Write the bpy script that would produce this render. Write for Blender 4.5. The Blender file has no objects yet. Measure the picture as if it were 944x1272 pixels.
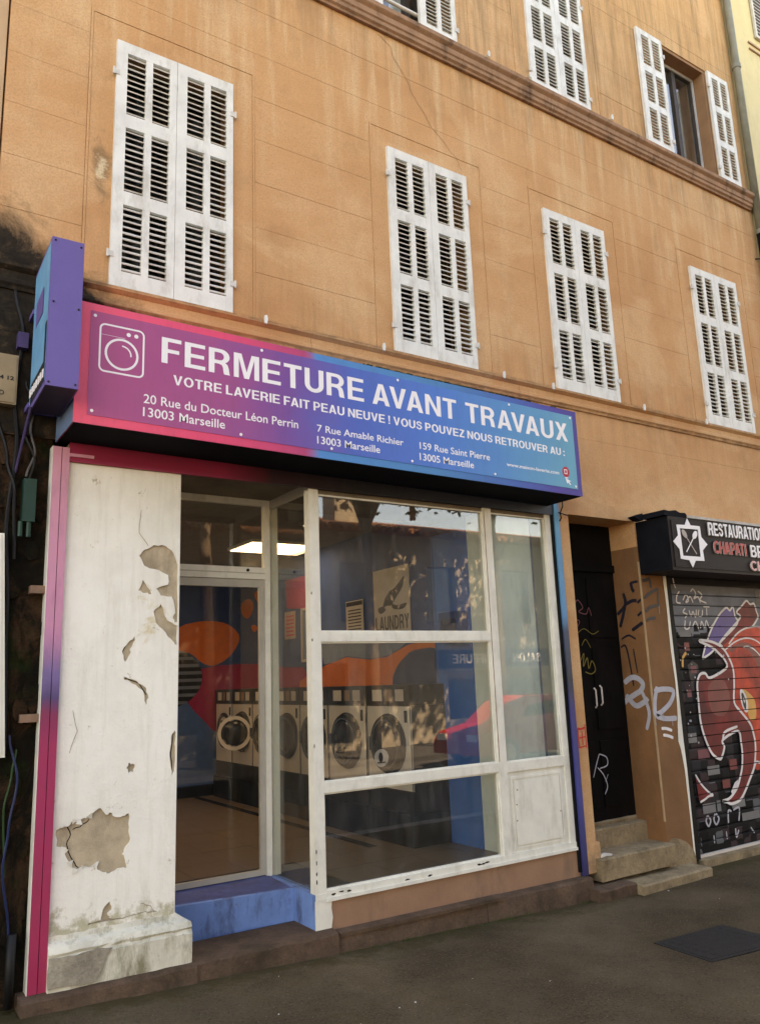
import bpy, bmesh, math, random
from mathutils import Vector, Matrix
from mathutils.geometry import tessellate_polygon
random.seed(7)
R = math.radians
S = bpy.context.scene
COL = S.collection

# ------------------------------------------------------------------ camera, sky, sun, exposure
cam_d = bpy.data.cameras.new('camera'); cam = bpy.data.objects.new('camera', cam_d); COL.objects.link(cam); S.camera = cam
cam_d.sensor_fit = 'VERTICAL'; cam_d.sensor_height = 24.0
cam_d.lens = 24.0*994.01/1272.0
cam_d.clip_start = .05; cam_d.clip_end = 2000
yaw, pit, rol = .586, .2057, -.037
f = Vector((math.sin(yaw)*math.cos(pit), math.cos(yaw)*math.cos(pit), math.sin(pit)))
s = Vector((math.cos(yaw), -math.sin(yaw), 0)); u = s.cross(f)
s2 = math.cos(rol)*s+math.sin(rol)*u; u2 = -math.sin(rol)*s+math.cos(rol)*u
M = Matrix((s2, u2, -f)).transposed().to_4x4(); M.translation = Vector((-1.24792, -5.02632, 1.73368))
cam.matrix_world = M

SUN_EL, SUN_ROT = R(52), R(24)      # the sun stands behind the building: the facade is in shade
w = bpy.data.worlds.new('World'); S.world = w; w.use_nodes = True
wn = w.node_tree; wn.nodes.clear()
sky = wn.nodes.new('ShaderNodeTexSky'); sky.sky_type = 'NISHITA'; sky.sun_disc = False
sky.sun_elevation = SUN_EL; sky.sun_rotation = SUN_ROT; sky.air_density = 1.0; sky.dust_density = .5; sky.ozone_density = .8
hs = wn.nodes.new('ShaderNodeHueSaturation'); hs.inputs['Saturation'].default_value = 1.12
bg = wn.nodes.new('ShaderNodeBackground'); bg.inputs[1].default_value = .15
wo = wn.nodes.new('ShaderNodeOutputWorld')
wn.links.new(sky.outputs[0], hs.inputs['Color']); wn.links.new(hs.outputs[0], bg.inputs[0]); wn.links.new(bg.outputs[0], wo.inputs[0])
sl = bpy.data.lights.new('sun', 'SUN'); so = bpy.data.objects.new('sun', sl); COL.objects.link(so)
sl.energy = 5.0; sl.angle = R(.53); sl.color = (1, .95, .86)
sd = Vector((math.sin(SUN_ROT)*math.cos(SUN_EL), math.cos(SUN_ROT)*math.cos(SUN_EL), math.sin(SUN_EL)))
so.rotation_euler = sd.to_track_quat('Z', 'Y').to_euler(); so.location = (0, 0, 30)
V = S.view_settings; V.view_transform = 'Standard'; V.look = 'None'; V.gamma = 1.0; V.exposure = 2.9
V.use_white_balance = True; V.white_balance_temperature = 12600; V.white_balance_tint = 25
S.render.engine = 'CYCLES'
S.cycles.transparent_max_bounces = 16; S.cycles.max_bounces = 8

# ------------------------------------------------------------------ materials
def nodes(name):
    m = bpy.data.materials.new(name); m.use_nodes = True
    nt = m.node_tree; b = nt.nodes['Principled BSDF']
    return m, nt, b
def N(nt, t, **k):
    n = nt.nodes.new('ShaderNode'+t)
    for a, v in k.items(): setattr(n, a, v)
    return n
def pos(nt, scale=(1, 1, 1), rot=(0, 0, 0)):
    g = N(nt, 'NewGeometry'); mp = N(nt, 'Mapping'); mp.inputs['Scale'].default_value = scale; mp.inputs['Rotation'].default_value = rot
    nt.links.new(g.outputs['Position'], mp.inputs['Vector']); return mp.outputs[0]
def noise(nt, vec, sc, det=4, rough=.6, dist=0):
    n = N(nt, 'TexNoise'); n.inputs['Scale'].default_value = sc; n.inputs['Detail'].default_value = det
    n.inputs['Roughness'].default_value = rough; n.inputs['Distortion'].default_value = dist
    nt.links.new(vec, n.inputs['Vector']); return n.outputs[0]
def ramp(nt, fac, stops, interp='LINEAR'):
    r = N(nt, 'ValToRGB'); r.color_ramp.interpolation = interp
    e = r.color_ramp.elements
    while len(e) < len(stops): e.new(.5)
    for i, (p, c) in enumerate(stops):
        e[i].position = p; e[i].color = (*c, 1) if len(c) == 3 else c
    nt.links.new(fac, r.inputs[0]); return r.outputs[0]
def g(v): return (v, v, v)
def mix(nt, a, b, fac, mode='MIX'):
    m = N(nt, 'Mix', data_type='RGBA', blend_type=mode)
    for sock, v in ((m.inputs[0], fac), (m.inputs[6], a), (m.inputs[7], b)):
        if hasattr(v, 'is_linked') or hasattr(v, 'node'): nt.links.new(v, sock)
        elif isinstance(v, (int, float)): sock.default_value = v
        else: sock.default_value = (*v, 1)
    return m.outputs[2]
def math_(nt, op, a, b=None, clamp=False):
    m = N(nt, 'Math', operation=op, use_clamp=clamp)
    for sock, v in zip(m.inputs, (a, b)):
        if v is None: continue
        if hasattr(v, 'node'): nt.links.new(v, sock)
        else: sock.default_value = v
    return m.outputs[0]
def xyz(nt):
    g_ = N(nt, 'NewGeometry'); sp = N(nt, 'SeparateXYZ'); nt.links.new(g_.outputs['Position'], sp.inputs[0]); return sp.outputs
def maprange(nt, v, a, b, c=0., d=1.):
    m = N(nt, 'MapRange'); m.inputs[1].default_value = a; m.inputs[2].default_value = b; m.inputs[3].default_value = c; m.inputs[4].default_value = d
    nt.links.new(v, m.inputs[0]); return m.outputs[0]
def bump(nt, b, h, strength=.3, dist=.01):
    n = N(nt, 'Bump'); n.inputs['Strength'].default_value = strength; n.inputs['Distance'].default_value = dist
    nt.links.new(h, n.inputs['Height']); nt.links.new(n.outputs[0], b.inputs['Normal'])
def simple(name, c, rough=.6, var=.18, sc=9, metal=0, bmp=.15, grime=None, spec=.3, edge=None):
    """painted or plain surface: a base colour, slow blotches, fine grain, optional chips of another colour"""
    m, nt, b = nodes(name)
    P = pos(nt)
    n1 = noise(nt, P, sc, 5); n2 = noise(nt, P, sc*14, 3)
    lo = tuple(x*(1-var) for x in c); hi = tuple(min(1, x*(1+var*.6)) for x in c)
    col = ramp(nt, n1, [(.3, lo), (.7, hi)])
    col = mix(nt, col, tuple(x*.8 for x in c), math_(nt, 'MULTIPLY', n2, .35))
    if grime:
        gc, amt, gsc = grime
        k = ramp(nt, noise(nt, pos(nt, (1, 1, .35)), gsc, 8, .72), [(.5, g(0)), (.66, g(1))])
        col = mix(nt, col, gc, math_(nt, 'MULTIPLY', k, amt))
    if edge:
        k = ramp(nt, noise(nt, P, 22, 9, .8, .4), [(edge[1], g(0)), (edge[1]+.02, g(1))])
        col = mix(nt, col, edge[0], k)
    nt.links.new(col, b.inputs['Base Color'])
    b.inputs['Roughness'].default_value = rough; b.inputs['Metallic'].default_value = metal
    b.inputs['Specular IOR Level'].default_value = spec
    if bmp: bump(nt, b, n2, bmp, .004)
    return m
def emit(name, c, st):
    m, nt, b = nodes(name); b.inputs['Base Color'].default_value = (*c, 1)
    b.inputs['Emission Color'].default_value = (*c, 1); b.inputs['Emission Strength'].default_value = st; return m
def wall_mat():
    m, nt, b = nodes('ochre_render')
    P = pos(nt); x, y, z = xyz(nt)
    base = ramp(nt, noise(nt, pos(nt, (.5, .5, .8)), 1.3, 6, .62), [(.28, (.50, .235, .105)), (.5, (.59, .305, .145)), (.74, (.64, .36, .19))])
    # higher up the render is paler and yellower
    base = mix(nt, base, (.63, .38, .18), maprange(nt, z, 5.6, 9.5, 0, .55))
    # patches of repaired, sun-bleached render
    pt = ramp(nt, noise(nt, pos(nt, (1, 1, 1.4)), .8, 7, .6, .6), [(.50, g(0)), (.60, g(.5))])
    base = mix(nt, base, (.68, .43, .24), pt)
    pq = ramp(nt, noise(nt, pos(nt, (1.2, 1, 1)), 1.7, 8, .68, .3), [(.55, g(0)), (.68, g(.42))])
    base = mix(nt, base, (.42, .20, .095), pq)
    # pale runs of rain wash
    streak = ramp(nt, noise(nt, pos(nt, (4.2, 1, .35)), 1.6, 6, .62), [(.5, g(0)), (.72, g(1))])
    band = math_(nt, 'MULTIPLY', maprange(nt, z, 5.6, 7.0), maprange(nt, z, 7.42, 7.40))
    base = mix(nt, base, (.70, .50, .30), math_(nt, 'MULTIPLY', streak, math_(nt, 'ADD', math_(nt, 'MULTIPLY', band, .75), .2)))
    # brown dirt runs, strongest right under the upper string course and at the sill course
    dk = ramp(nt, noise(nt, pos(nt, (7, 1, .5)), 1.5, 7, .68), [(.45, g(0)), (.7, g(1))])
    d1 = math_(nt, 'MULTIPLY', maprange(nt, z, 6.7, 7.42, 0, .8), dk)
    e1 = math_(nt, 'MULTIPLY', math_(nt, 'MULTIPLY', maprange(nt, z, 5.0, 4.36, 0, .5), dk), maprange(nt, z, 4.3, 4.36))
    base = mix(nt, base, (.22, .13, .07), e1)
    e2 = math_(nt, 'MULTIPLY', maprange(nt, z, 3.7, 4.19, 0, .45), dk)
    base = mix(nt, base, (.28, .16, .09), math_(nt, 'MULTIPLY', e2, maprange(nt, z, 4.21, 4.19)))
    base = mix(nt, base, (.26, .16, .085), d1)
    d2 = math_(nt, 'MULTIPLY', ramp(nt, noise(nt, P, 2.3, 9, .75), [(.54, g(0)), (.72, g(1))]), .4)
    base = mix(nt, base, (.34, .20, .10), d2)
    # thin shadow lines painted along the sill course's top and lower edges, broken by noise
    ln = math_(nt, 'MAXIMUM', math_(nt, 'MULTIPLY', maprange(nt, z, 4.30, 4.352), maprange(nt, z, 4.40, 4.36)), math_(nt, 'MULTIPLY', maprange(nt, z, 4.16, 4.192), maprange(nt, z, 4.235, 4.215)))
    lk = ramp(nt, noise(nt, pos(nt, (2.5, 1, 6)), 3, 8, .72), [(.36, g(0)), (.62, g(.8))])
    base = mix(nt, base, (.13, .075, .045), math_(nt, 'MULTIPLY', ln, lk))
    # pale lime stain beside the large window
    ex = math_(nt, 'MULTIPLY', math_(nt, 'SUBTRACT', x, -.07), 1.9); ez = math_(nt, 'MULTIPLY', math_(nt, 'SUBTRACT', z, 5.2), .55)
    ed = math_(nt, 'SQRT', math_(nt, 'ADD', math_(nt, 'MULTIPLY', ex, ex), math_(nt, 'MULTIPLY', ez, ez)))
    sn2 = noise(nt, P, 5, 8, .7, .8)
    base = mix(nt, base, (.16, .10, .055), ramp(nt, math_(nt, 'ADD', sn2, maprange(nt, ed, 0, .34, .10, -.35)), [(.42, g(0)), (.6, g(.7))]))
    base = mix(nt, base, (.72, .58, .38), ramp(nt, math_(nt, 'ADD', noise(nt, P, 8, 8, .7, .5), maprange(nt, ed, 0, .24, .10, -.45)), [(.50, g(0)), (.62, g(.8))]))
    # damp foot
    fo = ramp(nt, math_(nt, 'ADD', noise(nt, P, 5, 7, .7), maprange(nt, z, .7, -.05, -.3, .25)), [(.5, g(0)), (.75, g(1))])
    base = mix(nt, base, (.20, .14, .09), fo)
    fine = noise(nt, P, 70, 4, .7)
    base = mix(nt, base, (.36, .2, .1), ramp(nt, fine, [(.42, g(0)), (.8, g(.75))]))
    base = mix(nt, base, (.22, .12, .06), ramp(nt, noise(nt, P, 26, 6, .8), [(.60, g(0)), (.74, g(.55))]))
    # black soot and moss at the left end, from the old party wall
    sn = noise(nt, P, 2.6, 9, .74, .5)
    a = maprange(nt, z, 5.05, 4.15, -.38, .66); c_ = maprange(nt, x, .9, -.62, -.95, .20)
    k = ramp(nt, math_(nt, 'ADD', math_(nt, 'ADD', sn, a), c_), [(.56, g(0)), (.90, g(1))])
    base = mix(nt, base, ramp(nt, noise(nt, P, 9, 9, .75, .5), [(.38, (.010, .008, .006)), (.56, (.028, .020, .013)), (.70, (.12, .07, .04))]), k)
    nt.links.new(base, b.inputs['Base Color']); b.inputs['Roughness'].default_value = .92; b.inputs['Specular IOR Level'].default_value = .15
    h = math_(nt, 'ADD', math_(nt, 'MULTIPLY', fine, .4), noise(nt, P, 9, 5))
    bump(nt, b, h, .45, .012)
    return m
def ramp_x(name, stops, x0, x1, axis=0, rough=.45, wob=.06, grime=.2, spec=.4):
    m, nt, b = nodes(name)
    v = xyz(nt)[axis]; P = pos(nt)
    fac = math_(nt, 'ADD', maprange(nt, v, x0, x1), math_(nt, 'MULTIPLY', math_(nt, 'SUBTRACT', noise(nt, P, 3, 3), .5), wob))
    c = ramp(nt, fac, stops)
    c = mix(nt, c, (.05, .04, .05), math_(nt, 'MULTIPLY', ramp(nt, noise(nt, pos(nt, (1, 1, .3)), 12, 8, .7), [(.5, g(0)), (.75, g(1))]), grime))
    nt.links.new(c, b.inputs['Base Color']); b.inputs['Roughness'].default_value = rough; b.inputs['Specular IOR Level'].default_value = spec
    return m
def glass_mat(name='window_glass', tint=(.93, .95, .93), boost=1.0, dirt=.022):
    m = bpy.data.materials.new(name); m.use_nodes = True; nt = m.node_tree; nt.nodes.clear()
    o = N(nt, 'OutputMaterial'); tr = N(nt, 'BsdfTransparent'); tr.inputs[0].default_value = (*tint, 1)
    gl = N(nt, 'BsdfGlossy'); gl.inputs['Roughness'].default_value = .012
    df = N(nt, 'BsdfDiffuse'); df.inputs[0].default_value = (.6, .6, .56, 1)
    fr = N(nt, 'Fresnel'); gb = N(nt, 'NewGeometry'); nt.links.new(maprange(nt, gb.outputs['Backfacing'], 0, 1, 1.5, 1/1.5), fr.inputs[0])
    bp = N(nt, 'Bump'); bp.inputs['Strength'].default_value = .02; bp.inputs['Distance'].default_value = .02
    nt.links.new(noise(nt, pos(nt), 1.6, 2, .4), bp.inputs['Height']); nt.links.new(bp.outputs[0], gl.inputs['Normal'])
    m1 = N(nt, 'MixShader'); nt.links.new(math_(nt, 'MULTIPLY', fr.outputs[0], 1.9*boost, True), m1.inputs[0])
    nt.links.new(tr.outputs[0], m1.inputs[1]); nt.links.new(gl.outputs[0], m1.inputs[2])
    m2 = N(nt, 'MixShader')
    k = ramp(nt, noise(nt, pos(nt, (3, 3, .8)), 4, 8, .7), [(.45, g(dirt*.4)), (.8, g(dirt*2.2))])
    nt.links.new(k, m2.inputs[0]); nt.links.new(m1.outputs[0], m2.inputs[1]); nt.links.new(df.outputs[0], m2.inputs[2])
    nt.links.new(m2.outputs[0], o.inputs[0]); return m
def ground_mat():
    m, nt, b = nodes('asphalt'); P = pos(nt); x, y, z = xyz(nt)
    c = ramp(nt, noise(nt, P, .9, 7, .65), [(.3, (.048, .032, .018)), (.5, (.092, .063, .036)), (.72, (.150, .106, .063))])
    gr = noise(nt, P, 90, 3, .8)
    c = mix(nt, c, (.15, .12, .085), ramp(nt, gr, [(.54, g(0)), (.70, g(.75))]))
    c = mix(nt, c, (.010, .008, .006), ramp(nt, noise(nt, P, 62, 4, .8), [(.5, g(0)), (.68, g(.6))]))
    c = mix(nt, c, (.085, .058, .026), ramp(nt, noise(nt, P, 3.4, 8, .75), [(.52, g(0)), (.70, g(.6))]))
    sp = N(nt, 'TexVoronoi'); sp.inputs['Scale'].default_value = 30; nt.links.new(P, sp.inputs['Vector'])
    c = mix(nt, c, (.30, .27, .23), ramp(nt, sp.outputs[0], [(.06, g(.55)), (.12, g(0))]))
    # damp, mossy strip along the foot of the building
    mo = ramp(nt, math_(nt, 'ADD', noise(nt, P, 6, 8, .72), maprange(nt, y, -.75, -.1, -.45, .2)), [(.48, g(0)), (.68, g(1))])
    c = mix(nt, c, (.060, .045, .018), math_(nt, 'MULTIPLY', mo, .8))
    nt.links.new(c, b.inputs['Base Color']); b.inputs['Roughness'].default_value = .95; b.inputs['Specular IOR Level'].default_value = .08
    bump(nt, b, math_(nt, 'ADD', gr, math_(nt, 'MULTIPLY', noise(nt, P, 12, 5), .6)), .8, .012); return m
def stone_mat(name, c, moss=.4, dark=(.05, .035, .02)):
    m, nt, b = nodes(name); P = pos(nt)
    n1 = noise(nt, P, 5, 9, .72); n2 = noise(nt, P, 45, 5, .75)
    col = ramp(nt, n1, [(.3, tuple(v*.55 for v in c)), (.55, c), (.75, tuple(min(1, v*1.35) for v in c))])
    col = mix(nt, col, dark, ramp(nt, noise(nt, P, 3.2, 9, .75, .4), [(.5, g(0)), (.68, g(moss))]))
    col = mix(nt, col, tuple(v*.4 for v in c), ramp(nt, n2, [(.5, g(0)), (.8, g(.7))]))
    nt.links.new(col, b.inputs['Base Color']); b.inputs['Roughness'].default_value = .9; b.inputs['Specular IOR Level'].default_value = .2
    bump(nt, b, math_(nt, 'ADD', n1, n2), .8, .02); return m
def shutter_paint_mat():
    """roller shutter: grey-blue ground at the top, black below with sprayed squares"""
    m, nt, b = nodes('sprayed_slats'); P = pos(nt); x, y, z = xyz(nt)
    vo = N(nt, 'TexVoronoi', distance='CHEBYCHEV'); vo.inputs['Scale'].default_value = 9; vo.inputs['Randomness'].default_value = .35
    nt.links.new(pos(nt, (1, 0, 1)), vo.inputs['Vector'])
    sq = ramp(nt, vo.outputs['Color'], [(.0, (.004, .004, .005)), (.45, (.010, .010, .011)), (.62, (.045, .028, .030)), (.74, (.02, .022, .024)), (.88, (.10, .11, .115)), (.93, (.012, .012, .014))], 'CONSTANT')
    grey = ramp(nt, noise(nt, P, 3, 6), [(.3, (.13, .14, .165)), (.7, (.22, .235, .26))])
    k = ramp(nt, math_(nt, 'ADD', maprange(nt, z, 2.0, 2.3), math_(nt, 'MULTIPLY', math_(nt, 'SUBTRACT', vo.outputs['Distance'], .25), 1.2)), [(.42, g(0)), (.5, g(1))])
    c = mix(nt, sq, grey, k)
    nt.links.new(c, b.inputs['Base Color']); b.inputs['Roughness'].default_value = .7; b.inputs['Specular IOR Level'].default_value = .12; bump(nt, b, noise(nt, P, 30, 4), .15, .004); return m

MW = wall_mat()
M_ = dict(
 white=simple('white_shutter_paint', (.68, .69, .64), .55, .16, 5, grime=((.34, .31, .25), .5, 7), edge=((.16, .15, .13), .70)),
 hinge=simple('hinge_paint', (.56, .55, .50), .5, .2, 20),
 frame=simple('shopfront_white_paint', (.74, .72, .63), .5, .12, 6, grime=((.33, .30, .22), .35, 7), edge=((.10, .08, .06), .735)),
 alu=simple('grey_white_frame', (.46, .43, .37), .4, .15, 6),
 pil=simple('old_white_plaster', (.80, .775, .69), .85, .10, 2.2, bmp=.5, grime=((.45, .42, .33), .55, 2.5), spec=.2, edge=((.34, .28, .20), .735)),
 pilbase=simple('mossy_white_plaster', (.66, .63, .52), .9, .25, 4, bmp=.8, grime=((.16, .14, .07), .85, 5), spec=.2, edge=((.20, .16, .11), .62)),
 under=stone_mat('bare_beige_plaster', (.36, .29, .21), .25, (.22, .17, .12)),
 terr=simple('terracotta_render', (.34, .185, .115), .9, .2, 3, bmp=.5, grime=((.15, .10, .07), .6, 3), spec=.2),
 step=stone_mat('dirty_kerb_stone', (.135, .080, .052), .9),
 slab=stone_mat('worn_step_stone', (.34, .245, .145), .7, (.09, .055, .03)),
 bluep=simple('blue_step_paint', (.12, .26, .54), .55, .25, 6, grime=((.05, .05, .09), .75, 7), edge=((.15, .12, .10), .635)),
 tread=simple('worn_blue_tread', (.07, .10, .26), .6, .4, 7, grime=((.045, .035, .04), .85, 4), edge=((.30, .32, .42), .70)),
 glass=glass_mat(), glass2=glass_mat('side_glass', (.9, .91, .87), .8, .03),
 brown=simple('brown_pier_paint', (.235, .105, .045), .8, .25, 3, bmp=.5, grime=((.12, .07, .035), .6, 3), spec=.25),
 brownlite=simple('edge_highlight', (.42, .27, .15), .85, .25, 8),
 black=simple('black_metal', (.008, .008, .009), .6, .4, 10, spec=.12), vblack=simple('dull_black_sheet', (.008, .009, .012), .85, .4, 5, spec=.08),
 dark=simple('dark_cavity', (.02, .018, .016), .9, .3, 4),
 doorw=simple('black_door_wood', (.005, .004, .0035), .75, .5, 4, grime=((.012, .008, .007), .6, 3), spec=.1),
 steel=simple('brushed_panel', (.62, .56, .50), .45, .12, 6, metal=.1), steeld=simple('dark_panel', (.014, .012, .011), .5, .3, 6, spec=.2),
 chrome=simple('chrome_ring', (.55, .52, .48), .2, .1, 10, metal=.9, bmp=0), rubber=simple('door_seal', (.012, .012, .013), .5),
 drum=simple('drum_glass', (.02, .022, .026), .08, .2, bmp=0),
 tile=simple('floor_tile', (.15, .105, .075), .35, .2, 3), grout=simple('grout', (.06, .05, .04), .9),
 skirting=simple('black_skirting', (.006, .006, .007), .7, spec=.1),
 mnavy=simple('mural_navy', (.018, .06, .19), .7), morange=simple('mural_orange', (.62, .13, .028), .7), mmag=simple('mural_magenta', (.33, .02, .08), .7),
 mgrey=simple('mural_grey', (.14, .18, .25), .7), mblue=simple('mural_blue', (.045, .12, .30), .7), mblack=simple('mural_black', (.008, .008, .012), .7), mdeep=simple('mural_deep_blue', (.012, .025, .075), .7),
 column=simple('blue_panel_paint', (.018, .14, .42), .45, .15, 4), greygreen=simple('grey_green_board', (.66, .74, .70), .75, .12, 3, grime=((.2, .21, .18), .4, 3)),
 greyd=simple('grey_green_shade_board', (.42, .47, .44), .75, .12, 3),
 ceil=simple('grey_ceiling', (.26, .24, .21), .9), ceild=simple('brown_soffit', (.17, .13, .09), .85, .3, 4),
 poster=simple('poster_paper', (.42, .36, .32), .6, .1), ink=simple('poster_ink', (.015, .012, .012), .6), posterg=simple('notice_paper', (.40, .30, .27), .6),
 lwhite=simple('lettering_white', (.82, .80, .80), .5, .04, 9, bmp=0), red=simple('red_roundel', (.55, .03, .05), .5), rletter=simple('red_letter', (.55, .025, .03), .4, bmp=0), pinkl=simple('pink_letter', (.75, .35, .36), .4, bmp=0),
 rsign=simple('restaurant_sign_board', (.020, .014, .014), .6, .4, 6, spec=.15), flash=simple('flashing_white', (.45, .42, .38), .6, .3, 12, edge=((.1, .08, .07), .62)),
 blade=simple('purple_sign_metal', (.135, .10, .31), .45, .08, 3), cyan=simple('cyan_print', (.09, .36, .58), .45), bladeblk=simple('print_black', (.01, .01, .02), .5),
 pipe=simple('grey_green_pipe', (.22, .22, .17), .5, .25, 5, grime=((.1, .09, .06), .5, 5)),
 cream=simple('cream_render', (.66, .56, .32), .9, .10, 1.5, bmp=.4, grime=((.45, .38, .22), .4, 3), spec=.15), creamr=simple('pink_string_line', (.46, .29, .19), .9),
 peach=simple('peach_render', (.55, .36, .22), .9, .2, 2, bmp=.4, grime=((.32, .2, .12), .5, 2.5), spec=.15),
 course=simple('string_course_render', (.36, .205, .125), .88, .3, 6, bmp=.6, grime=((.06, .04, .03), .7, 6), spec=.2),
 wood=simple('grey_brown_window_wood', (.055, .042, .034), .6, .3, 8), curtain=simple('white_curtain', (.45, .46, .46), .8), reveal=simple('brown_reveal', (.30, .16, .085), .9, .2, 5),
 flakes=simple('lifted_paint_edge', (.70, .67, .58), .8), soot=None,
 asphalt=ground_mat(), road=simple('road_asphalt', (.05, .05, .05), .9, .2, 3), kerb=stone_mat('pale_kerb', (.32, .30, .27), .3), iron=simple('cast_iron_lid', (.014, .012, .010), .75, .4, 20, bmp=.8),
 spray_w=simple('spray_white', (.72, .68, .66), .6, bmp=0), spray_g=simple('spray_pale_blue', (.42, .42, .46), .6, .2, bmp=0), spray_k=simple('spray_black', (.014, .014, .022), .5, bmp=0), spray_r=simple('spray_red', (.62, .03, .03), .6, bmp=0),
 spray_y=simple('spray_yellow', (.20, .15, .03), .6, bmp=0), spray_dr=simple('spray_dark_red', (.20, .012, .014), .6, .5, 5, bmp=0, grime=((.05, .006, .01), .7, 4)), spray_or=simple('spray_orange_red', (.60, .05, .022), .6, .6, 5, bmp=0, grime=((.16, .012, .012), .8, 4)), spray_am=simple('spray_amber', (.68, .33, .08), .5, .2, bmp=0), spray_v=simple('spray_violet', (.075, .05, .24), .5, bmp=0),
 spray_gr=simple('spray_dim_grey', (.17, .17, .17), .6, bmp=0), spray_pk=simple('spray_dim_pink', (.2, .06, .07), .6, bmp=0), spray_pd=simple('spray_dusty_red', (.20, .035, .035), .5, .2, bmp=0),
 shut=shutter_paint_mat(), beige=simple('beige_meter_box', (.33, .23, .13), .6, .2, 8), greenp=simple('green_plastic', (.008, .045, .032), .5), cable=simple('black_cable', (.006, .006, .006), .6), cableb=simple('blue_cable', (.008, .02, .07), .5), cableg=simple('green_cable', (.012, .05, .014), .5), cablew=simple('pale_cable', (.10, .095, .09), .6),
 brick=simple('brick_stub', (.26, .15, .10), .9, .3, 12), leafm=simple('leaf_green', (.055, .10, .025), .6, .5, 3), bark=simple('bark', (.12, .09, .065), .9, .4, 6, bmp=.8), tiler=simple('roof_tile_clay', (.36, .17, .10), .85, .4, 3),
 carred=simple('red_car_paint', (.42, .02, .012), .22, .05, bmp=0), carglass=simple('car_glass', (.02, .025, .03), .05, bmp=0), tyre=simple('tyre', (.015, .015, .015), .8), farw=simple('far_facade', (.30, .27, .22), .9, .2, 1.5), lens=simple('lamp_lens', (.7, .65, .6), .1, bmp=0),
 moss=simple('moss', (.03, .045, .012), .95, .5, 20), litter=simple('paper_scrap', (.55, .53, .5), .8), grass=simple('weed', (.05, .09, .02), .7, .4, 20),
)
M_['lamp'] = emit('ceiling_panel_lit', (1.0, .92, .76), 1.2)
M_['signbox'] = ramp_x('sign_box_gradient', [(0, (.92, .10, .17)), (.22, (.82, .065, .15)), (.36, (.50, .05, .15)), (.385, (.02, .22, .50)), (.62, (.015, .20, .42)), (.83, (.02, .10, .36)), (.93, (.055, .035, .27)), (1, (.045, .03, .22))], -.28, 3.89, wob=.05)
M_['banner'] = ramp_x('banner_gradient', [(0, (.44, .08, .20)), (.2, (.38, .075, .22)), (.32, (.19, .07, .28)), (.44, (.05, .12, .44)), (.64, (.03, .18, .53)), (.82, (.035, .25, .50)), (1, (.06, .33, .44))], -.2, 3.83, wob=.10, grime=.14, rough=.35)
M_['post_pink'] = ramp_x('pink_post_gradient', [(0, (.42, .03, .085)), (.42, (.40, .035, .10)), (.48, (.27, .035, .09)), (.505, (.09, .06, .16)), (.55, (.19, .13, .29)), (.64, (.60, .24, .36)), (1, (.64, .27, .34))], .1, 3.25, axis=2, grime=.25)
M_['post_blue'] = ramp_x('blue_post_gradient', [(0, (.028, .03, .10)), (.2, (.035, .05, .22)), (.42, (.03, .035, .16)), (.5, (.02, .03, .05)), (.62, (.03, .06, .11)), (.68, (.04, .23, .42)), (1, (.05, .30, .46))], .1, 3.25, axis=2, grime=.3)
M_['lintel'] = ramp_x('lintel_gradient', [(0, (.32, .02, .06)), (.24, (.26, .015, .05)), (.33, (.03, .008, .012)), (.5, (.012, .012, .015)), (1, (.008, .022, .045))], -.2, 3.9, grime=.4)
def pil_mat():
    m, nt, b = nodes('old_white_plaster_coat'); P = pos(nt); x, y, z = xyz(nt)
    c = ramp(nt, noise(nt, P, 1.6, 7, .65), [(.3, (.70, .68, .60)), (.55, (.82, .80, .72)), (.75, (.86, .84, .77))])
    # ochre damp bleeding out round the upper losses
    dx = math_(nt, 'SUBTRACT', x, .34); dz = math_(nt, 'MULTIPLY', math_(nt, 'SUBTRACT', z, 2.15), .42)
    dd = math_(nt, 'SQRT', math_(nt, 'ADD', math_(nt, 'MULTIPLY', dx, dx), math_(nt, 'MULTIPLY', dz, dz)))
    k = ramp(nt, math_(nt, 'ADD', noise(nt, P, 7, 8, .7, .6), maprange(nt, dd, 0, .3, .14, -.4)), [(.54, g(0)), (.66, g(.75))])
    c = mix(nt, c, (.62, .50, .28), k)
    c = mix(nt, c, (.46, .38, .27), ramp(nt, noise(nt, P, 12, 10, .8, .5), [(.622, g(0)), (.640, g(.85))]))
    c = mix(nt, c, (.42, .38, .28), math_(nt, 'MULTIPLY', ramp(nt, noise(nt, pos(nt, (5, 5, .6)), 2, 8, .7), [(.5, g(0)), (.75, g(1))]), .35))
    lo = ramp(nt, math_(nt, 'ADD', noise(nt, P, 8, 8, .7), maprange(nt, z, .75, .42, -.3, .1)), [(.5, g(0)), (.62, g(.8))])
    c = mix(nt, c, (.36, .33, .20), lo)
    nt.links.new(c, b.inputs['Base Color']); b.inputs['Roughness'].default_value = .85; b.inputs['Specular IOR Level'].default_value = .2
    bump(nt, b, math_(nt, 'ADD', noise(nt, P, 3, 4), math_(nt, 'MULTIPLY', noise(nt, P, 40, 5, .7), .35)), .6, .02); return m
M_['pilcoat'] = pil_mat()
def soot_mat():
    m, nt, b = nodes('sooty_party_wall'); P = pos(nt)
    c = ramp(nt, noise(nt, pos(nt, (1, 1, .6)), 3.6, 10, .72, .8), [(.36, (.005, .0045, .004)), (.5, (.014, .010, .006)), (.6, (.06, .03, .016)), (.72, (.10, .055, .03))])
    c = mix(nt, c, (.012, .025, .006), ramp(nt, noise(nt, P, 5, 8, .7), [(.52, g(0)), (.68, g(.8))]))
    nt.links.new(c, b.inputs['Base Color']); b.inputs['Roughness'].default_value = .95; b.inputs['Specular IOR Level'].default_value = .1
    bump(nt, b, noise(nt, P, 8, 9, .75), 1.0, .05); return m
M_['soot'] = soot_mat()
M_['post_dark'] = simple('dull_purple', (.06, .04, .12), .6, .3, 8)

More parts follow.
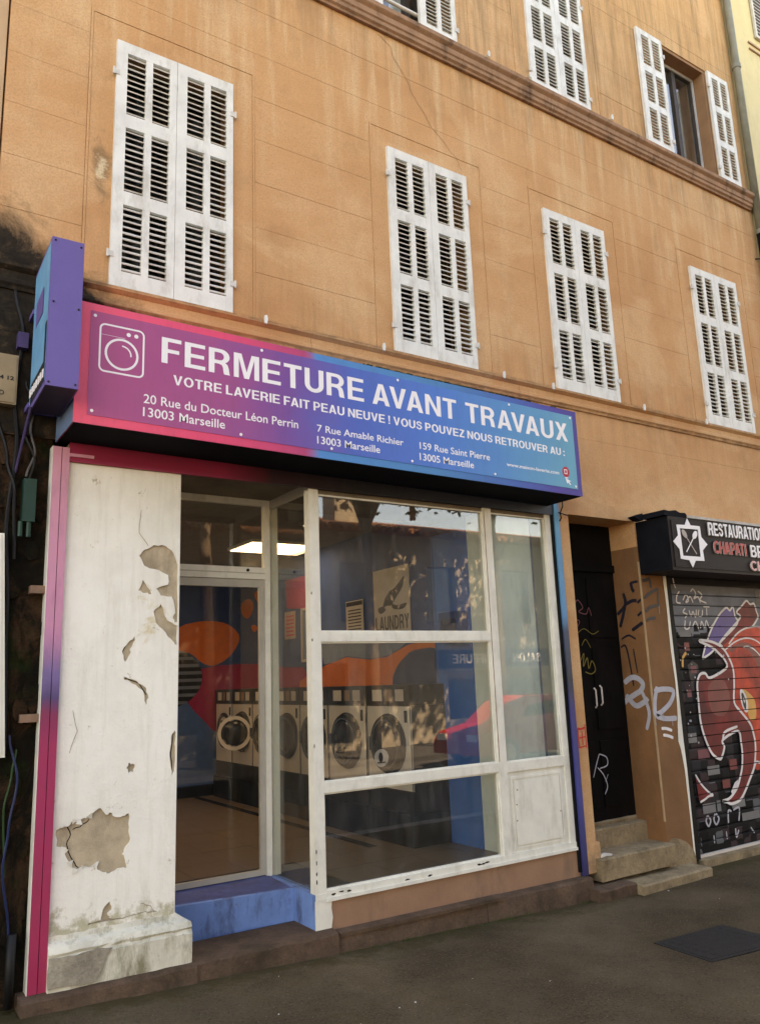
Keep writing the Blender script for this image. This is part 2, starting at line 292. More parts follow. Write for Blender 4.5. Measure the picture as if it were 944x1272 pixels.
# ------------------------------------------------------------------ builders
def tag(o, label=None, cat=None, group=None, kind=None):
    if label: o['label'] = label
    if cat: o['category'] = cat
    if group: o['group'] = group
    if kind: o['kind'] = kind
    return o
def thing(name, loc, label, cat, group=None):
    o = bpy.data.objects.new(name, None); COL.objects.link(o); o.location = loc; o.empty_display_size = .1
    return tag(o, label, cat, group)
def rootloc(p):
    v = Vector((0, 0, 0))
    while p is not None: v += p.location; p = p.parent
    return v
def obj(name, bm, m, parent=None, smooth=False, bevel=0):
    if bevel: bmesh.ops.bevel(bm, geom=[e for e in bm.edges if e.calc_face_angle(0) > .5], offset=bevel, segments=2, affect='EDGES', profile=.6)
    off = rootloc(parent)
    bmesh.ops.translate(bm, verts=bm.verts, vec=-off)
    bmesh.ops.recalc_face_normals(bm, faces=bm.faces)
    me = bpy.data.meshes.new(name); bm.to_mesh(me); bm.free()
    me.materials.append(M_[m] if isinstance(m, str) else m)
    if smooth:
        for p_ in me.polygons: p_.use_smooth = True
    o = bpy.data.objects.new(name, me); COL.objects.link(o)
    if parent is not None: o.parent = parent
    return o
def new(): return bmesh.new()
def box(bm, x0, x1, y0, y1, z0, z1):
    v = [bm.verts.new((x, y, z)) for x in (x0, x1) for y in (y0, y1) for z in (z0, z1)]
    for q in ((0, 1, 3, 2), (4, 6, 7, 5), (0, 4, 5, 1), (2, 3, 7, 6), (0, 2, 6, 4), (1, 5, 7, 3)): bm.faces.new([v[i] for i in q])
    return bm
def B(*a): return box(new(), *a)
def hexa(bm, P):   # 8 points: bottom 4 then top 4
    v = [bm.verts.new(p) for p in P]
    for q in ((0, 3, 2, 1), (4, 5, 6, 7), (0, 1, 5, 4), (1, 2, 6, 5), (2, 3, 7, 6), (3, 0, 4, 7)): bm.faces.new([v[i] for i in q])
    return bm
def to3(a, b, d, ax):
    return (a, d, b) if ax == 'y' else ((d, a, b) if ax == 'x' else (a, b, d))
def prism(bm, pts, d0, d1, ax='y'):
    """polygon in the plane across axis ax, thickened from d0 to d1 (concave allowed)"""
    a = [bm.verts.new(to3(p[0], p[1], d0, ax)) for p in pts]; b = [bm.verts.new(to3(p[0], p[1], d1, ax)) for p in pts]
    tri = tessellate_polygon([[Vector((p[0], p[1], 0)) for p in pts]])
    for t in tri:
        bm.faces.new([a[i] for i in t]); bm.faces.new([b[i] for i in reversed(t)])
    n = len(pts)
    for i in range(n): bm.faces.new((a[i], a[(i+1) % n], b[(i+1) % n], b[i]))
    return bm
def sheet(bm, pts, d, ax='y'):
    a = [bm.verts.new(to3(p[0], p[1], d, ax)) for p in pts]
    for t in tessellate_polygon([[Vector((p[0], p[1], 0)) for p in pts]]): bm.faces.new([a[i] for i in t])
    return bm
def cr(pts, n=5, closed=False):
    P = [Vector((p[0], p[1])) for p in pts]; out = []; L = len(P)
    rng = range(L if closed else L-1)
    for i in rng:
        g_ = (lambda k: P[k % L]) if closed else (lambda k: P[max(0, min(L-1, k))])
        p0, p1, p2, p3 = g_(i-1), g_(i), g_(i+1), g_(i+2)
        for k in range(n):
            t = k/n
            out.append(.5*((2*p1)+(-p0+p2)*t+(2*p0-5*p1+4*p2-p3)*t*t+(-p0+3*p1-3*p2+p3)*t**3))
    if not closed: out.append(P[-1])
    return [(v.x, v.y) for v in out]
def stroke(bm, pts, wd, d, ax='y', smooth=True, closed=False, th=.0015, sgn=1):
    """a sprayed line: a thin ribbon lying on the surface"""
    if smooth and len(pts) > 2: pts = cr(pts, 5, closed)
    P = [Vector(p) for p in pts]; n = len(P); A = []; Bv = []
    for i in range(n):
        if closed: t = P[(i+1) % n]-P[i-1]
        else: t = P[min(n-1, i+1)]-P[max(0, i-1)]
        if t.length < 1e-9: t = Vector((1, 0))
        t.normalize(); nn = Vector((-t.y, t.x))*wd/2
        if not closed and i in (0, n-1): nn *= .7
        A.append(bm.verts.new(to3(*(P[i]+nn), d, ax))); Bv.append(bm.verts.new(to3(*(P[i]-nn), d, ax)))
    for i in range(n if closed else n-1):
        j = (i+1) % n; bm.faces.new((A[i], A[j], Bv[j], Bv[i]))
    return bm
def tube(bm, path, r, seg=8, cap=True):
    P = [Vector(p) for p in path]; rings = []
    rr = r if isinstance(r, (list, tuple)) else [r]*len(P)
    up = Vector((.3, .2, 1)).normalized()
    for i, p in enumerate(P):
        t = (P[min(i+1, len(P)-1)]-P[max(i-1, 0)]).normalized()
        a = t.cross(up)
        if a.length < .05: a = t.cross(Vector((1, 0, 0)))
        a.normalize(); b_ = t.cross(a)
        rings.append([bm.verts.new(p+rr[i]*(math.cos(2*math.pi*k/seg)*a+math.sin(2*math.pi*k/seg)*b_)) for k in range(seg)])
    for i in range(len(P)-1):
        for k in range(seg): bm.faces.new((rings[i][k], rings[i][(k+1) % seg], rings[i+1][(k+1) % seg], rings[i+1][k]))
    if cap: bm.faces.new(rings[0][::-1]); bm.faces.new(rings[-1])
    return bm
def ring(bm, c, r0, r1, d0, d1, ax='y', seg=32):
    a = []
    for k in range(seg):
        t = 2*math.pi*k/seg; q = []
        for rr, d in ((r0, d0), (r1, d0), (r1, d1), (r0, d1)): q.append(bm.verts.new(to3(c[0]+rr*math.cos(t), c[1]+rr*math.sin(t), d, ax)))
        a.append(q)
    for k in range(seg):
        p, q = a[k], a[(k+1) % seg]
        for i in range(4): bm.faces.new((p[i], p[(i+1) % 4], q[(i+1) % 4], q[i]))
    return bm
def circle(c, rx, rz=None, n=24, a0=0): 
    rz = rz or rx
    return [(c[0]+rx*math.cos(a0+2*math.pi*k/n), c[1]+rz*math.sin(a0+2*math.pi*k/n)) for k in range(n)]
def text(s_, m, parent, x0, x1, z0, z1, d, ax='y', bold=.012, th=.0015, flip=False, post=None, name='lettering', bm_to=None):
    """lettering fitted to a width and a cap height, built as real thin letters"""
    def make(body):
        c = bpy.data.curves.new('t', 'FONT'); c.body = body; c.offset = bold; c.extrude = 0; c.resolution_u = 3
        o = bpy.data.objects.new('t', c); COL.objects.link(o); bpy.context.view_layer.update()
        me = bpy.data.meshes.new_from_object(o.evaluated_get(bpy.context.evaluated_depsgraph_get())); bpy.data.objects.remove(o); return me
    h = make('H'); hz = [v.co.y for v in h.vertices]; h0, h1 = min(hz), max(hz)
    me = make(s_); xs = [v.co.x for v in me.vertices]; a, b_ = min(xs), max(xs)
    sz = (z1-z0)/(h1-h0)
    bm = new(); bm.from_mesh(me)
    if th:
        r_ = bmesh.ops.extrude_face_region(bm, geom=bm.faces[:])
        for v in r_['geom']:
            if isinstance(v, bmesh.types.BMVert): v.co.z = 1
    for v in bm.verts:
        X = x0+(v.co.x-a)/(b_-a)*(x1-x0); Z = z0+(v.co.y-h0)*sz
        dd = d-(th if v.co.z > .5 else 0)*(1 if not flip else -1)
        v.co = Vector(to3(X, Z, dd, ax))
    if post:
        for v in bm.verts: v.co = post(v.co)
    for f_ in bm.faces: f_.smooth = False
    return obj(name, bm, m, parent)
def arc(cx, cy, rx, ry, a0, a1, n=10): return [(cx+rx*math.cos(R(a0+(a1-a0)*k/n)), cy+ry*math.sin(R(a0+(a1-a0)*k/n))) for k in range(n+1)]
def ribbon_outline(P, w_):
    P = [Vector(p) for p in P]; A = []; Bq = []
    for i in range(len(P)):
        t = (P[min(i+1, len(P)-1)]-P[max(i-1, 0)]).normalized(); n_ = Vector((-t.y, t.x))*w_/2; A.append(tuple(P[i]+n_)); Bq.append(tuple(P[i]-n_))
    return A+Bq[::-1]
GL = {
 'E': (.66, [[(0, 0), (.66, 0), (.66, .165), (.2, .165), (.2, .42), (.62, .42), (.62, .58), (.2, .58), (.2, .835), (.65, .835), (.65, 1), (0, 1)]]),
 'F': (.61, [[(0, 0), (.2, 0), (.2, .41), (.55, .41), (.55, .57), (.2, .57), (.2, .835), (.61, .835), (.61, 1), (0, 1)]]),
 'T': (.66, [[(.23, 0), (.43, 0), (.43, .83), (.66, .83), (.66, 1), (0, 1), (0, .83), (.23, .83)]]),
 'L': (.58, [[(0, 0), (.58, 0), (.58, .17), (.2, .17), (.2, 1), (0, 1)]]), 'I': (.2, [[(0, 0), (.2, 0), (.2, 1), (0, 1)]]),
 'H': (.72, [[(0, 0), (.2, 0), (.2, .42), (.52, .42), (.52, 0), (.72, 0), (.72, 1), (.52, 1), (.52, .59), (.2, .59), (.2, 1), (0, 1)]]),
 'N': (.73, [[(0, 0), (.19, 0), (.19, .66), (.53, 0), (.73, 0), (.73, 1), (.54, 1), (.54, .34), (.2, 1), (0, 1)]]),
 'M': (.87, [[(0, 0), (.18, 0), (.18, .74), (.35, 0), (.52, 0), (.69, .74), (.69, 0), (.87, 0), (.87, 1), (.6, 1), (.435, .3), (.27, 1), (0, 1)]]),
 'A': (.76, [[(0, 0), (.2, 0), (.265, .2), (.495, .2), (.56, 0), (.76, 0), (.485, 1), (.275, 1)], [(.31, .36), (.45, .36), (.38, .74)]]),
 'V': (.75, [[(.28, 0), (.47, 0), (.75, 1), (.54, 1), (.375, .3), (.21, 1), (0, 1)]]),
 'X': (.72, [[(0, 0), (.22, 0), (.36, .30), (.5, 0), (.72, 0), (.475, .52), (.7, 1), (.48, 1), (.36, .72), (.24, 1), (.02, 1), (.245, .52)]]),
 'Y': (.70, [[(.25, 0), (.45, 0), (.45, .40), (.70, 1), (.48, 1), (.35, .60), (.22, 1), (0, 1), (.25, .40)]]),
 'Z': (.64, [[(0, 0), (.64, 0), (.64, .17), (.24, .17), (.63, .84), (.63, 1), (.03, 1), (.03, .83), (.38, .83), (0, .16)]]),
 'U': (.72, [[(0, 1)]+[(.2, 1)]+arc(.36, .33, .16, .17, 180, 360)+[(.52, 1), (.72, 1)]+arc(.36, .33, .36, .345, 0, -180)]),
 'O': (.80, [arc(.40, .5, .40, .515, 0, 350, 35), arc(.40, .5, .20, .345, 0, 345, 23)]),
 'D': (.73, [[(0, 0)]+arc(.30, .5, .43, .5, -90, 90, 14)+[(0, 1)], [(.2, .17)]+arc(.30, .5, .23, .33, -90, 90, 12)+[(.2, .83)]]),
 'P': (.66, [[(0, 0), (.2, 0), (.2, .35)]+arc(.36, .675, .30, .325, -90, 90)+[(0, 1)], [(.2, .51)]+arc(.34, .675, .13, .165, -90, 90)+[(.2, .84)]]),
 'R': (.72, [[(0, 0), (.2, 0), (.2, .39), (.32, .39), (.42, .36), (.46, .27), (.48, .06), (.51, 0), (.72, 0), (.69, .05), (.66, .28), (.62, .41), (.55, .47)]+arc(.40, .71, .29, .29, -48, 90)+[(0, 1)], [(.2, .55)]+arc(.36, .695, .13, .145, -90, 90)+[(.2, .84)]]),
 'B': (.70, [[(0, 0)]+arc(.40, .285, .30, .285, -90, 58)+arc(.38, .745, .27, .255, -45, 90)+[(0, 1)], [(.2, .16)]+arc(.38, .29, .12, .13, -90, 90)+[(.2, .42)], [(.2, .58)]+arc(.36, .715, .11, .13, -90, 90)+[(.2, .845)]]),
 'C': (.76, [ribbon_outline(arc(.40, .5, .31, .43, 38, 322, 22), .185)]),
 'S': (.68, [ribbon_outline(cr([(.585, .70), (.50, .86), (.33, .915), (.15, .84), (.12, .70), (.22, .58), (.38, .52), (.53, .43), (.57, .29), (.48, .13), (.32, .085), (.15, .15), (.085, .31)], 4), .17)]),
 ':': (.2, [[(0, 0), (.2, 0), (.2, .19), (0, .19)], [(0, .52), (.2, .52), (.2, .71), (0, .71)]]), '!': (.2, [[(0, 0), (.2, 0), (.2, .18), (0, .18)], [(.04, .28), (.16, .28), (.2, 1), (0, 1)]])}
def caps(s_, m, parent, x0, x1, z0, z1, d, ax='y', th=.0015, flip=False, post=None, fat=0, name='lettering', **k):
    """plain bold capitals drawn from their outlines"""
    x = 0; out = []; prev = ''
    for ch_ in s_:
        if ch_ == ' ': x += .26; prev = ''; continue
        kern = {'AV': -.11, 'VA': -.11, 'TA': -.07, 'TR': -.0, 'FA': -.06, 'LA': .0, 'PA': -.06, 'AT': -.07, 'LT': -.05}.get(prev+ch_, 0)
        x += kern; w_, polys = GL[ch_]; out.append((x, polys)); x += w_+.095; prev = ch_
    W_ = x-.095; sx = (x1-x0)/W_; sz = z1-z0
    c = bpy.data.curves.new('p', 'CURVE'); c.dimensions = '2D'; c.fill_mode = 'BOTH'; c.offset = fat-(z1-z0)*.010
    for gx, polys in out:
        for P in polys:
            sp = c.splines.new('POLY'); sp.points.add(len(P)-1); sp.use_cyclic_u = True
            for q, p in zip(sp.points, P): q.co = (x0+(gx+p[0])*sx, z0+p[1]*sz, 0, 1)
    o = bpy.data.objects.new('p', c); COL.objects.link(o); bpy.context.view_layer.update()
    me = bpy.data.meshes.new_from_object(o.evaluated_get(bpy.context.evaluated_depsgraph_get())); bpy.data.objects.remove(o)
    bm = new(); bm.from_mesh(me)
    r_ = bmesh.ops.extrude_face_region(bm, geom=bm.faces[:])
    top = {v for v in r_['geom'] if isinstance(v, bmesh.types.BMVert)}
    for v in bm.verts: v.co = Vector(to3(v.co.x, v.co.y, d-((th if v in top else 0)*(1 if not flip else -1)), ax))
    if post:
        for v in bm.verts: v.co = post(v.co)
    for f_ in bm.faces: f_.smooth = False
    return obj(name, bm, m, parent)
def dup(root):
    r = root.copy(); COL.objects.link(r)
    for ch in list(root.children):
        c = ch.copy(); COL.objects.link(c); c.parent = r
        for g_ in ch.children:
            d = g_.copy(); COL.objects.link(d); d.parent = c
    return r

# ------------------------------------------------------------------ ground
def gz(x):
    if x < -.3: return .075+.02*min(1, (-.3-x))
    if x < 1.44: return .075-(x+.3)*.042
    if x < 3.86: return .002-(x-1.44)*.034
    return -.08
bm = new()
xs = [-400, -60, -8]+[-4+.25*i for i in range(73)]+[22, 60, 400]
ys = [-3.6+.2*j for j in range(24)]
grid = [[bm.verts.new((x, y, gz(x)*(1 if abs(x) < 30 else 1)+(.0015*math.sin(x*3.1+y*5.7)*math.sin(y*2.3+x) if -4 <= x <= 14 else 0))) for x in xs] for y in ys]
for j in range(len(ys)-1):
    for i in range(len(xs)-1): bm.faces.new((grid[j][i], grid[j][i+1], grid[j+1][i+1], grid[j+1][i]))
tag(obj('pavement', bm, 'asphalt', smooth=True), kind='structure')
bm = new(); bm.faces.new([bm.verts.new(p) for p in ((-600, -600, -.25), (600, -600, -.25), (600, 600, -.25), (-600, 600, -.25))])
tag(obj('ground', bm, 'road'), kind='structure')
bm = new(); bm.faces.new([bm.verts.new(p) for p in ((-400, -11.0, -.2), (400, -11.0, -.2), (400, -3.78, -.2), (-400, -3.78, -.2))])
tag(obj('road', bm, 'road'), kind='structure')
kr = None
for i in range(22):
    x = -5+i*1.0
    z = gz(x+.5)+.004
    o = obj('kerb_stone', hexa(new(), [(x+.006, -3.8, -.3), (x+.994, -3.8, -.3), (x+.994, -3.6, -.3), (x+.006, -3.6, -.3), (x+.006, -3.8, gz(x)+.003), (x+.994, -3.8, gz(x+1)+.003), (x+.994, -3.6, gz(x+1)+.003), (x+.006, -3.6, gz(x)+.003)]), 'kerb')
    if kr is None: kr = tag(bpy.data.objects.new('kerb', None), kind='structure'); COL.objects.link(kr)
    o.parent = kr
tag(obj('far_pavement', B(-60, 80, -14, -11.02, -.3, -.1), 'road'), kind='structure')
# iron cover let into the pavement
mh = thing('utility_cover', (3.8, -1.35, -.08), 'black square cast iron cover let into the pavement at the right', 'manhole cover')
def gy(z_, x): return gz(x)+z_
bm = new(); c4 = [(3.40, -1.56), (4.15, -1.62), (4.15, -1.12), (3.43, -1.10)]
hexa(bm, [(x, y, -.12) for x, y in c4]+[(x, y, gz(x)+.0032) for x, y in c4]); obj('rim', bm, 'iron', mh)
bm = new(); i4 = [(3.435, -1.53), (4.12, -1.585), (4.12, -1.15), (3.46, -1.13)]
hexa(bm, [(x, y, -.1) for x, y in i4]+[(x, y, gz(x)+.0052) for x, y in i4])
for a in range(9):
    for b_ in range(6):
        x = 3.52+a*.066; y = -1.49+b_*.062; box(bm, x, x+.03, y, y+.03, gz(x)+.004, gz(x)+.0075)
obj('lid', bm, 'iron', mh)

# ------------------------------------------------------------------ the ochre building
bld = thing('apartment_building', (0, .3, 0), 'ochre rendered building with white louvred shutters above the closed laundry', 'building')
WX = [0, 2.304, 4.162, 6.486]; WW = .88; Z1B, Z1T = 4.362, 6.264; Z2B, Z2T = 7.66, 9.245; FY = .03
holes = [(x+.02, x+WW-.02, Z1B+.02, Z1T-.02) for x in WX]+[(x+.02, x+WW-.02, Z2B+.01, Z2T) for x in (-.02, 2.304, 4.162)]+[(6.49, 7.39, Z2B+.01, Z2T+.02)]
holes += [(x+.02, x+WW-.02, 10.9, 12.4) for x in WX]
def holed_wall(x0, x1, z0, z1, H, y0, y1):
    bm = new(); X = sorted({x0, x1, *[h[0] for h in H], *[h[1] for h in H]}); Z = sorted({z0, z1, *[h[2] for h in H], *[h[3] for h in H]})
    def ish(a, b_): return any(h[0] < a < h[1] and h[2] < b_ < h[3] for h in H)
    vs = {}
    def v(x, y, z):
        k = (round(x, 4), round(y, 4), round(z, 4))
        if k not in vs: vs[k] = bm.verts.new((x, y, z))
        return vs[k]
    for i in range(len(X)-1):
        for j in range(len(Z)-1):
            if not ish((X[i]+X[i+1])/2, (Z[j]+Z[j+1])/2):
                for y in (y0, y1): bm.faces.new((v(X[i], y, Z[j]), v(X[i+1], y, Z[j]), v(X[i+1], y, Z[j+1]), v(X[i], y, Z[j+1])))
    for a, b_, c, d in H+[(x0, x1, z0, z1)]:
        for q in (((a, c), (a, d)), ((b_, c), (b_, d)), ((a, c), (b_, c)), ((a, d), (b_, d))):
            (xa, za), (xb, zb) = q
            bm.faces.new([bm.verts.new(p) for p in ((xa, y0, za), (xb, y0, zb), (xb, y1, zb), (xa, y1, za))])
    return bm
BL, BR_ = -.69, 8.0
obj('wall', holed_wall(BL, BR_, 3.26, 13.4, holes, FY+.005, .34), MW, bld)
# incised render: every block of the imitation ashlar is its own slightly proud panel
G_ = .0022
def panel(x0, x1, z0, z1, gl=1, gr=1, gb=1, gt=1, y=None):
    G_ = random.uniform(.0007, .0020)
    y = FY+random.uniform(-.001, .0012) if y is None else y
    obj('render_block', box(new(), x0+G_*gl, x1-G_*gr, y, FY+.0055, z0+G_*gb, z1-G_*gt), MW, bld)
cs = [4.358, 4.75, 5.125, 5.505, 5.885, 6.255, 6.655, 7.07, 7.43]
sur = [(-.18, 1.07), (2.14, 3.39), (4.0, 5.25), (6.29, 7.57)]
gaps = [(BL, sur[0][0]), (sur[0][1], sur[1][0]), (sur[1][1], sur[2][0]), (sur[2][1], sur[3][0]), (sur[3][1], BR_)]
for a, b_ in gaps:
    for k in range(5): panel(a, b_, cs[k], cs[k+1])
    panel(a, b_, 6.255, 6.655, y=FY)
for a, b_ in sur: panel(a, b_, 6.46, 6.655, 0, 0, 1, 1, y=FY)
for k in (6, 7):
    for a, b_ in ((BL, 1.55), (1.55, 3.7), (3.7, 5.9), (5.9, BR_)): panel(a, b_, cs[k], cs[k+1], 0, 0, y=FY)
def surround(a, b_, z0, z1, wx0, wx1, wz0, wz1):
    t = .018
    bm = new(); box(bm, a+G_, a+t, FY-.004, FY+.0055, z0, z1-G_); box(bm, b_-t, b_-G_, FY-.004, FY+.0055, z0, z1-G_); box(bm, a+t, b_-t, FY-.0035, FY+.0055, z1-t, z1-G_)
    obj('surround_bead', bm, MW, bld)
    bm = new(); box(bm, a+t+G_, wx0, FY, FY+.0055, z0, z1-t-G_); box(bm, wx1, b_-t-G_, FY, FY+.0055, z0, z1-t-G_); box(bm, wx0, wx1, FY, FY+.0055, wz1, z1-t-G_)
    obj('window_surround', bm, MW, bld)
for (a, b_), x in zip(sur, WX): surround(a, b_, 4.358, 6.46, x+.02, x+WW-.02, Z1B+.02, Z1T-.02)
# second floor blocks
sur2 = [(-.2, 1.05), (2.12, 3.38), (3.96, 5.24)]
cs2 = [7.66, 8.05, 8.44, 8.83, 9.22, 9.43, 9.80, 10.2, 10.6, 11.0, 11.4, 11.8, 12.2, 12.6, 13.0]
for a, b_ in [(BL, -.2), (1.05, 2.12), (3.38, 3.96)]:
    for k in range(5): panel(a, b_, cs2[k], cs2[k+1])
for k in range(5): panel(5.24, 6.49, cs2[k], cs2[k+1]); panel(7.39, BR_, cs2[k], cs2[k+1])
for (a, b_), x in zip(sur2, (-.02, 2.304, 4.162)): surround(a, b_, 7.66, 9.43, x+.02, x+WW-.02, Z2B+.01, Z2T)
panel(6.49, 7.39, 9.265, 9.43)
for k in range(5, 8):
    for a, b_ in ((BL, 3.1), (3.1, BR_)): panel(a, b_, cs2[k], cs2[k+1], 0, 0, y=FY)
for k in (0, 1, 2, 3, 4, 5): pass
# first-floor band below the lower string course
for a, b_ in ((BL, 1.9), (1.9, 3.95), (3.95, 6.0), (6.0, BR_)): panel(a, b_, 3.915, 4.19, 0, 0, y=FY)
for a, b_ in ((BL, 3.95), (3.95, 5.06), (5.06, BR_)): panel(a, b_, 3.27, 3.915, 0, 1 if b_ == 5.06 else 0, y=FY)
def course(z, prof, x0, x1, name='string_course', m=None):
    for a, b_ in ((x0, 1.52), (1.52, 3.66), (3.66, 5.7), (5.7, x1)):
        bm = new(); prism(bm, [(p, z+q) for p, q in prof], a+.0015, b_-.0015, 'x'); obj(name, bm, m or 'course', bld)
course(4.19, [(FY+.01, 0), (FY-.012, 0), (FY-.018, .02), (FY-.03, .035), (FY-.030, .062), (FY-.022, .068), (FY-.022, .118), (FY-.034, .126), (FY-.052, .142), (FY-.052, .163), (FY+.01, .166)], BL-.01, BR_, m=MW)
course(7.43, [(FY+.01, 0), (FY-.03, 0), (FY-.035, .02), (FY-.055, .035), (FY-.055, .07), (FY-.068, .082), (FY-.068, .135), (FY-.092, .155), (FY-.10, .165), (FY-.10, .205), (FY+.01, .225)], BL-.01, 7.96)
# hairline crack in the render above the second window
cp = [(2.28, 7.40), (2.40, 7.34), (2.44, 7.22), (2.56, 7.08), (2.63, 6.93), (2.74, 6.78), (2.84, 6.66), (3.0, 6.52), (3.10, 6.44), (3.17, 6.30)]
bm = new(); pts = []
for p, q in zip(cp, cp[1:]):
    for k in range(4): t = k/4; pts.append((p[0]+(q[0]-p[0])*t+random.uniform(-.008, .008), p[1]+(q[1]-p[1])*t+random.uniform(-.006, .006)))
obj('crack', stroke(bm, pts, .005, FY-.0035, smooth=False), 'reveal', bld)
# body, roof
bm = new(); box(bm, BL, BL+.25, .34, 9, -.3, 13.4); box(bm, BR_-.25, BR_, .34, 9, -.3, 13.4); box(bm, BL, BR_, 9, 9.3, -.3, 13.4); obj('side_walls', bm, MW, bld)
bm = new(); box(bm, BL-.1, BR_+.1, -.25, 9.5, 13.4, 13.6); obj('roof', bm, 'tiler', bld)
obj('floor_slab', B(BL+.25, BR_-.25, .34, 9, 3.45, 3.6), 'dark', bld); obj('floor_slab', B(BL+.25, BR_-.25, .34, 9, 7.2, 7.35), 'dark', bld)
# windows inside the openings
def window(x0, x1, z0, z1, y=.2, curtain=None, split=True):
    fr = new(); w_ = .045
    box(fr, x0, x0+w_, y, y+.05, z0, z1); box(fr, x1-w_, x1, y, y+.05, z0, z1); box(fr, x0+w_, x1-w_, y, y+.05, z0, z0+w_); box(fr, x0+w_, x1-w_, y, y+.05, z1-w_, z1)
    if split: mx = (x0+x1)/2; box(fr, mx-.035, mx+.035, y-.004, y+.052, z0+w_, z1-w_)
    o = obj('window', fr, 'wood', bld)
    obj('pane', B(x0+w_, x1-w_, y+.022, y+.027, z0+w_, z1-w_), 'glass', o)
    if curtain: obj('curtain', B(*curtain), 'curtain', o)
for x in WX: window(x+.021, x+WW-.021, Z1B+.021, Z1T-.021)
for x in (-.02, 4.162): window(x+.021, x+WW-.021, Z2B+.011, Z2T-.001)
window(2.325, 3.163, Z2B+.011, Z2T-.001, curtain=(2.56, 2.70, .235, .24, Z2B+.06, Z2T-.06))
for x in WX: window(x+.021, x+WW-.021, 10.901, 12.399)
# right-hand open window: brown reveal lining, frame with inner casement
bm = new(); box(bm, 7.34, 7.389, FY+.013, .2, Z2B+.03, Z2T+.018); box(bm, 6.491, 7.34, FY+.013, .2, Z2T-.02, Z2T+.018); box(bm, 6.491, 6.53, FY+.013, .2, Z2B+.03, Z2T-.02)
obj('reveal_lining', bm, 'reveal', bld)
window(6.53, 7.34, Z2B+.03, Z2T-.02, .2, split=True)
bm = new(); box(bm, 7.31, 7.338, .185, .2, Z2B+.03, Z2T-.022); box(bm, 6.535, 7.31, .185, .2, Z2T-.06, Z2T-.022); obj('window_trim', bm, 'curtain', bld)
# guard rail in the open window above
obj('guard_rail', tube(new(), [(2.33, .06, 7.86), (3.15, .06, 7.86)], .018), 'white', bld)

# ground floor masonry of the same building
obj('pier', B(4.0, 4.14, 0, .34, .09, 3.27), MW, bld)
bm = new(); box(bm, 3.97, 4.165, -.02, .1, .10, .33); obj('pier_foot', bm, MW, bld, bevel=.012)
obj('door_lintel', B(4.14, 5.05, .0, .34, 3.145, 3.27), MW, bld)
obj('pier_wall', B(5.05, 5.43, 0.004, .34, 2.9, 3.27), MW, bld)
obj('brown_pier', B(5.05, 5.425, 0, .34, -.09, 2.9), 'brown', bld)
bm = new(); prism(bm, cr([(5.045, .0), (5.05, .14), (5.09, .215), (5.16, .225), (5.25, .20), (5.34, .15), (5.41, .06), (5.425, -.09)], 4)+[(5.045, -.09)], -.012, .05)
obj('pier_foot', bm, 'slab', bld)
# corner highlight painted as a pale strip on the pier's arris
obj('edge_highlight', B(5.046, 5.062, -.003, .01, .38, 2.75), 'brownlite', bld)
bm = new(); prism(bm, [(5.425, -.02), (5.432, .4), (5.44, .8), (5.432, 1.05), (5.436, 1.5), (5.430, 2.0), (5.435, 2.70), (5.39, 2.70), (5.40, 2.3), (5.394, 1.9), (5.41, 1.6), (5.396, 1.35), (5.375, 1.2), (5.36, 1.06), (5.385, .98), (5.408, .8), (5.412, .4), (5.408, -.02)], -.004, .12); obj('white_edge', bm, 'pil', bld)
bm = new(); prism(bm, [(5.13, 2.90), (5.44, 2.91), (5.44, 2.70), (5.40, 2.69), (5.385, 2.74), (5.34, 2.73), (5.31, 2.78), (5.25, 2.80), (5.2, 2.845), (5.13, 2.86)], -.0035, .02); obj('bare_plaster', bm, 'pil', bld)
# entrance door, deep in its opening
bm = new(); box(bm, 4.14, 5.05, .32, .36, .40, 3.145); od = obj('entrance_door', bm, 'doorw', bld)
for z0, z1 in ((.52, 1.1), (1.2, 1.95), (2.05, 2.62)):
    for x0, x1 in ((4.2, 4.56), (4.64, 4.99)): obj('door_panel', B(x0, x1, .305, .3195, z0, z1), 'doorw', od, bevel=.008)
obj('transom_bar', B(4.15, 5.04, .29, .3195, 2.68, 2.75), 'doorw', od)
obj('handle', tube(new(), [(4.60, .29, 1.4), (4.60, .27, 1.42), (4.60, .27, 1.56), (4.60, .29, 1.58)], .008), 'steel', od)
obj('handle', tube(new(), [(4.68, .29, 1.42), (4.68, .27, 1.44), (4.68, .27, 1.58), (4.68, .29, 1.60)], .008), 'steel', od)
bm = new(); 
for k in (dict(p=[(4.451, 2.355), (4.50, 2.40), (4.56, 2.33), (4.50, 2.29), (4.60, 2.27), (4.64, 2.33), (4.67, 2.25)], w=.009),): stroke(bm, k['p'], k['w'], .3035)
stroke(bm, [(4.44, 2.22), (4.5, 2.20), (4.47, 2.15)], .008, .3033); obj('door_graffiti', bm, 'spray_pk', od)
bm = new(); stroke(bm, [(4.47, 1.83), (4.52, 1.9), (4.50, 1.78), (4.56, 1.86), (4.57, 1.76), (4.62, 1.83), (4.66, 1.75), (4.60, 1.71), (4.52, 1.73)], .010, .3036); stroke(bm, [(4.5, 1.97), (4.56, 2.03), (4.62, 1.95)], .007, .3034)
stroke(bm, [(4.45, 2.08), (4.55, 2.13), (4.66, 2.08), (4.75, 2.11)], .006, .3033); obj('door_graffiti', bm, 'spray_y', od)
bm = new(); stroke(bm, [(4.507, .789), (4.56, .9), (4.608, .987)], .010, .3036); stroke(bm, [(4.608, .987), (4.70, .95), (4.70, .88), (4.60, .86)], .010, .3033); stroke(bm, [(4.57, .87), (4.64, .80), (4.68, .70), (4.637, .63)], .010, .3030); stroke(bm, [(4.70, .80), (4.66, .74)], .008, .3027)
obj('door_graffiti', bm, 'spray_g', od)
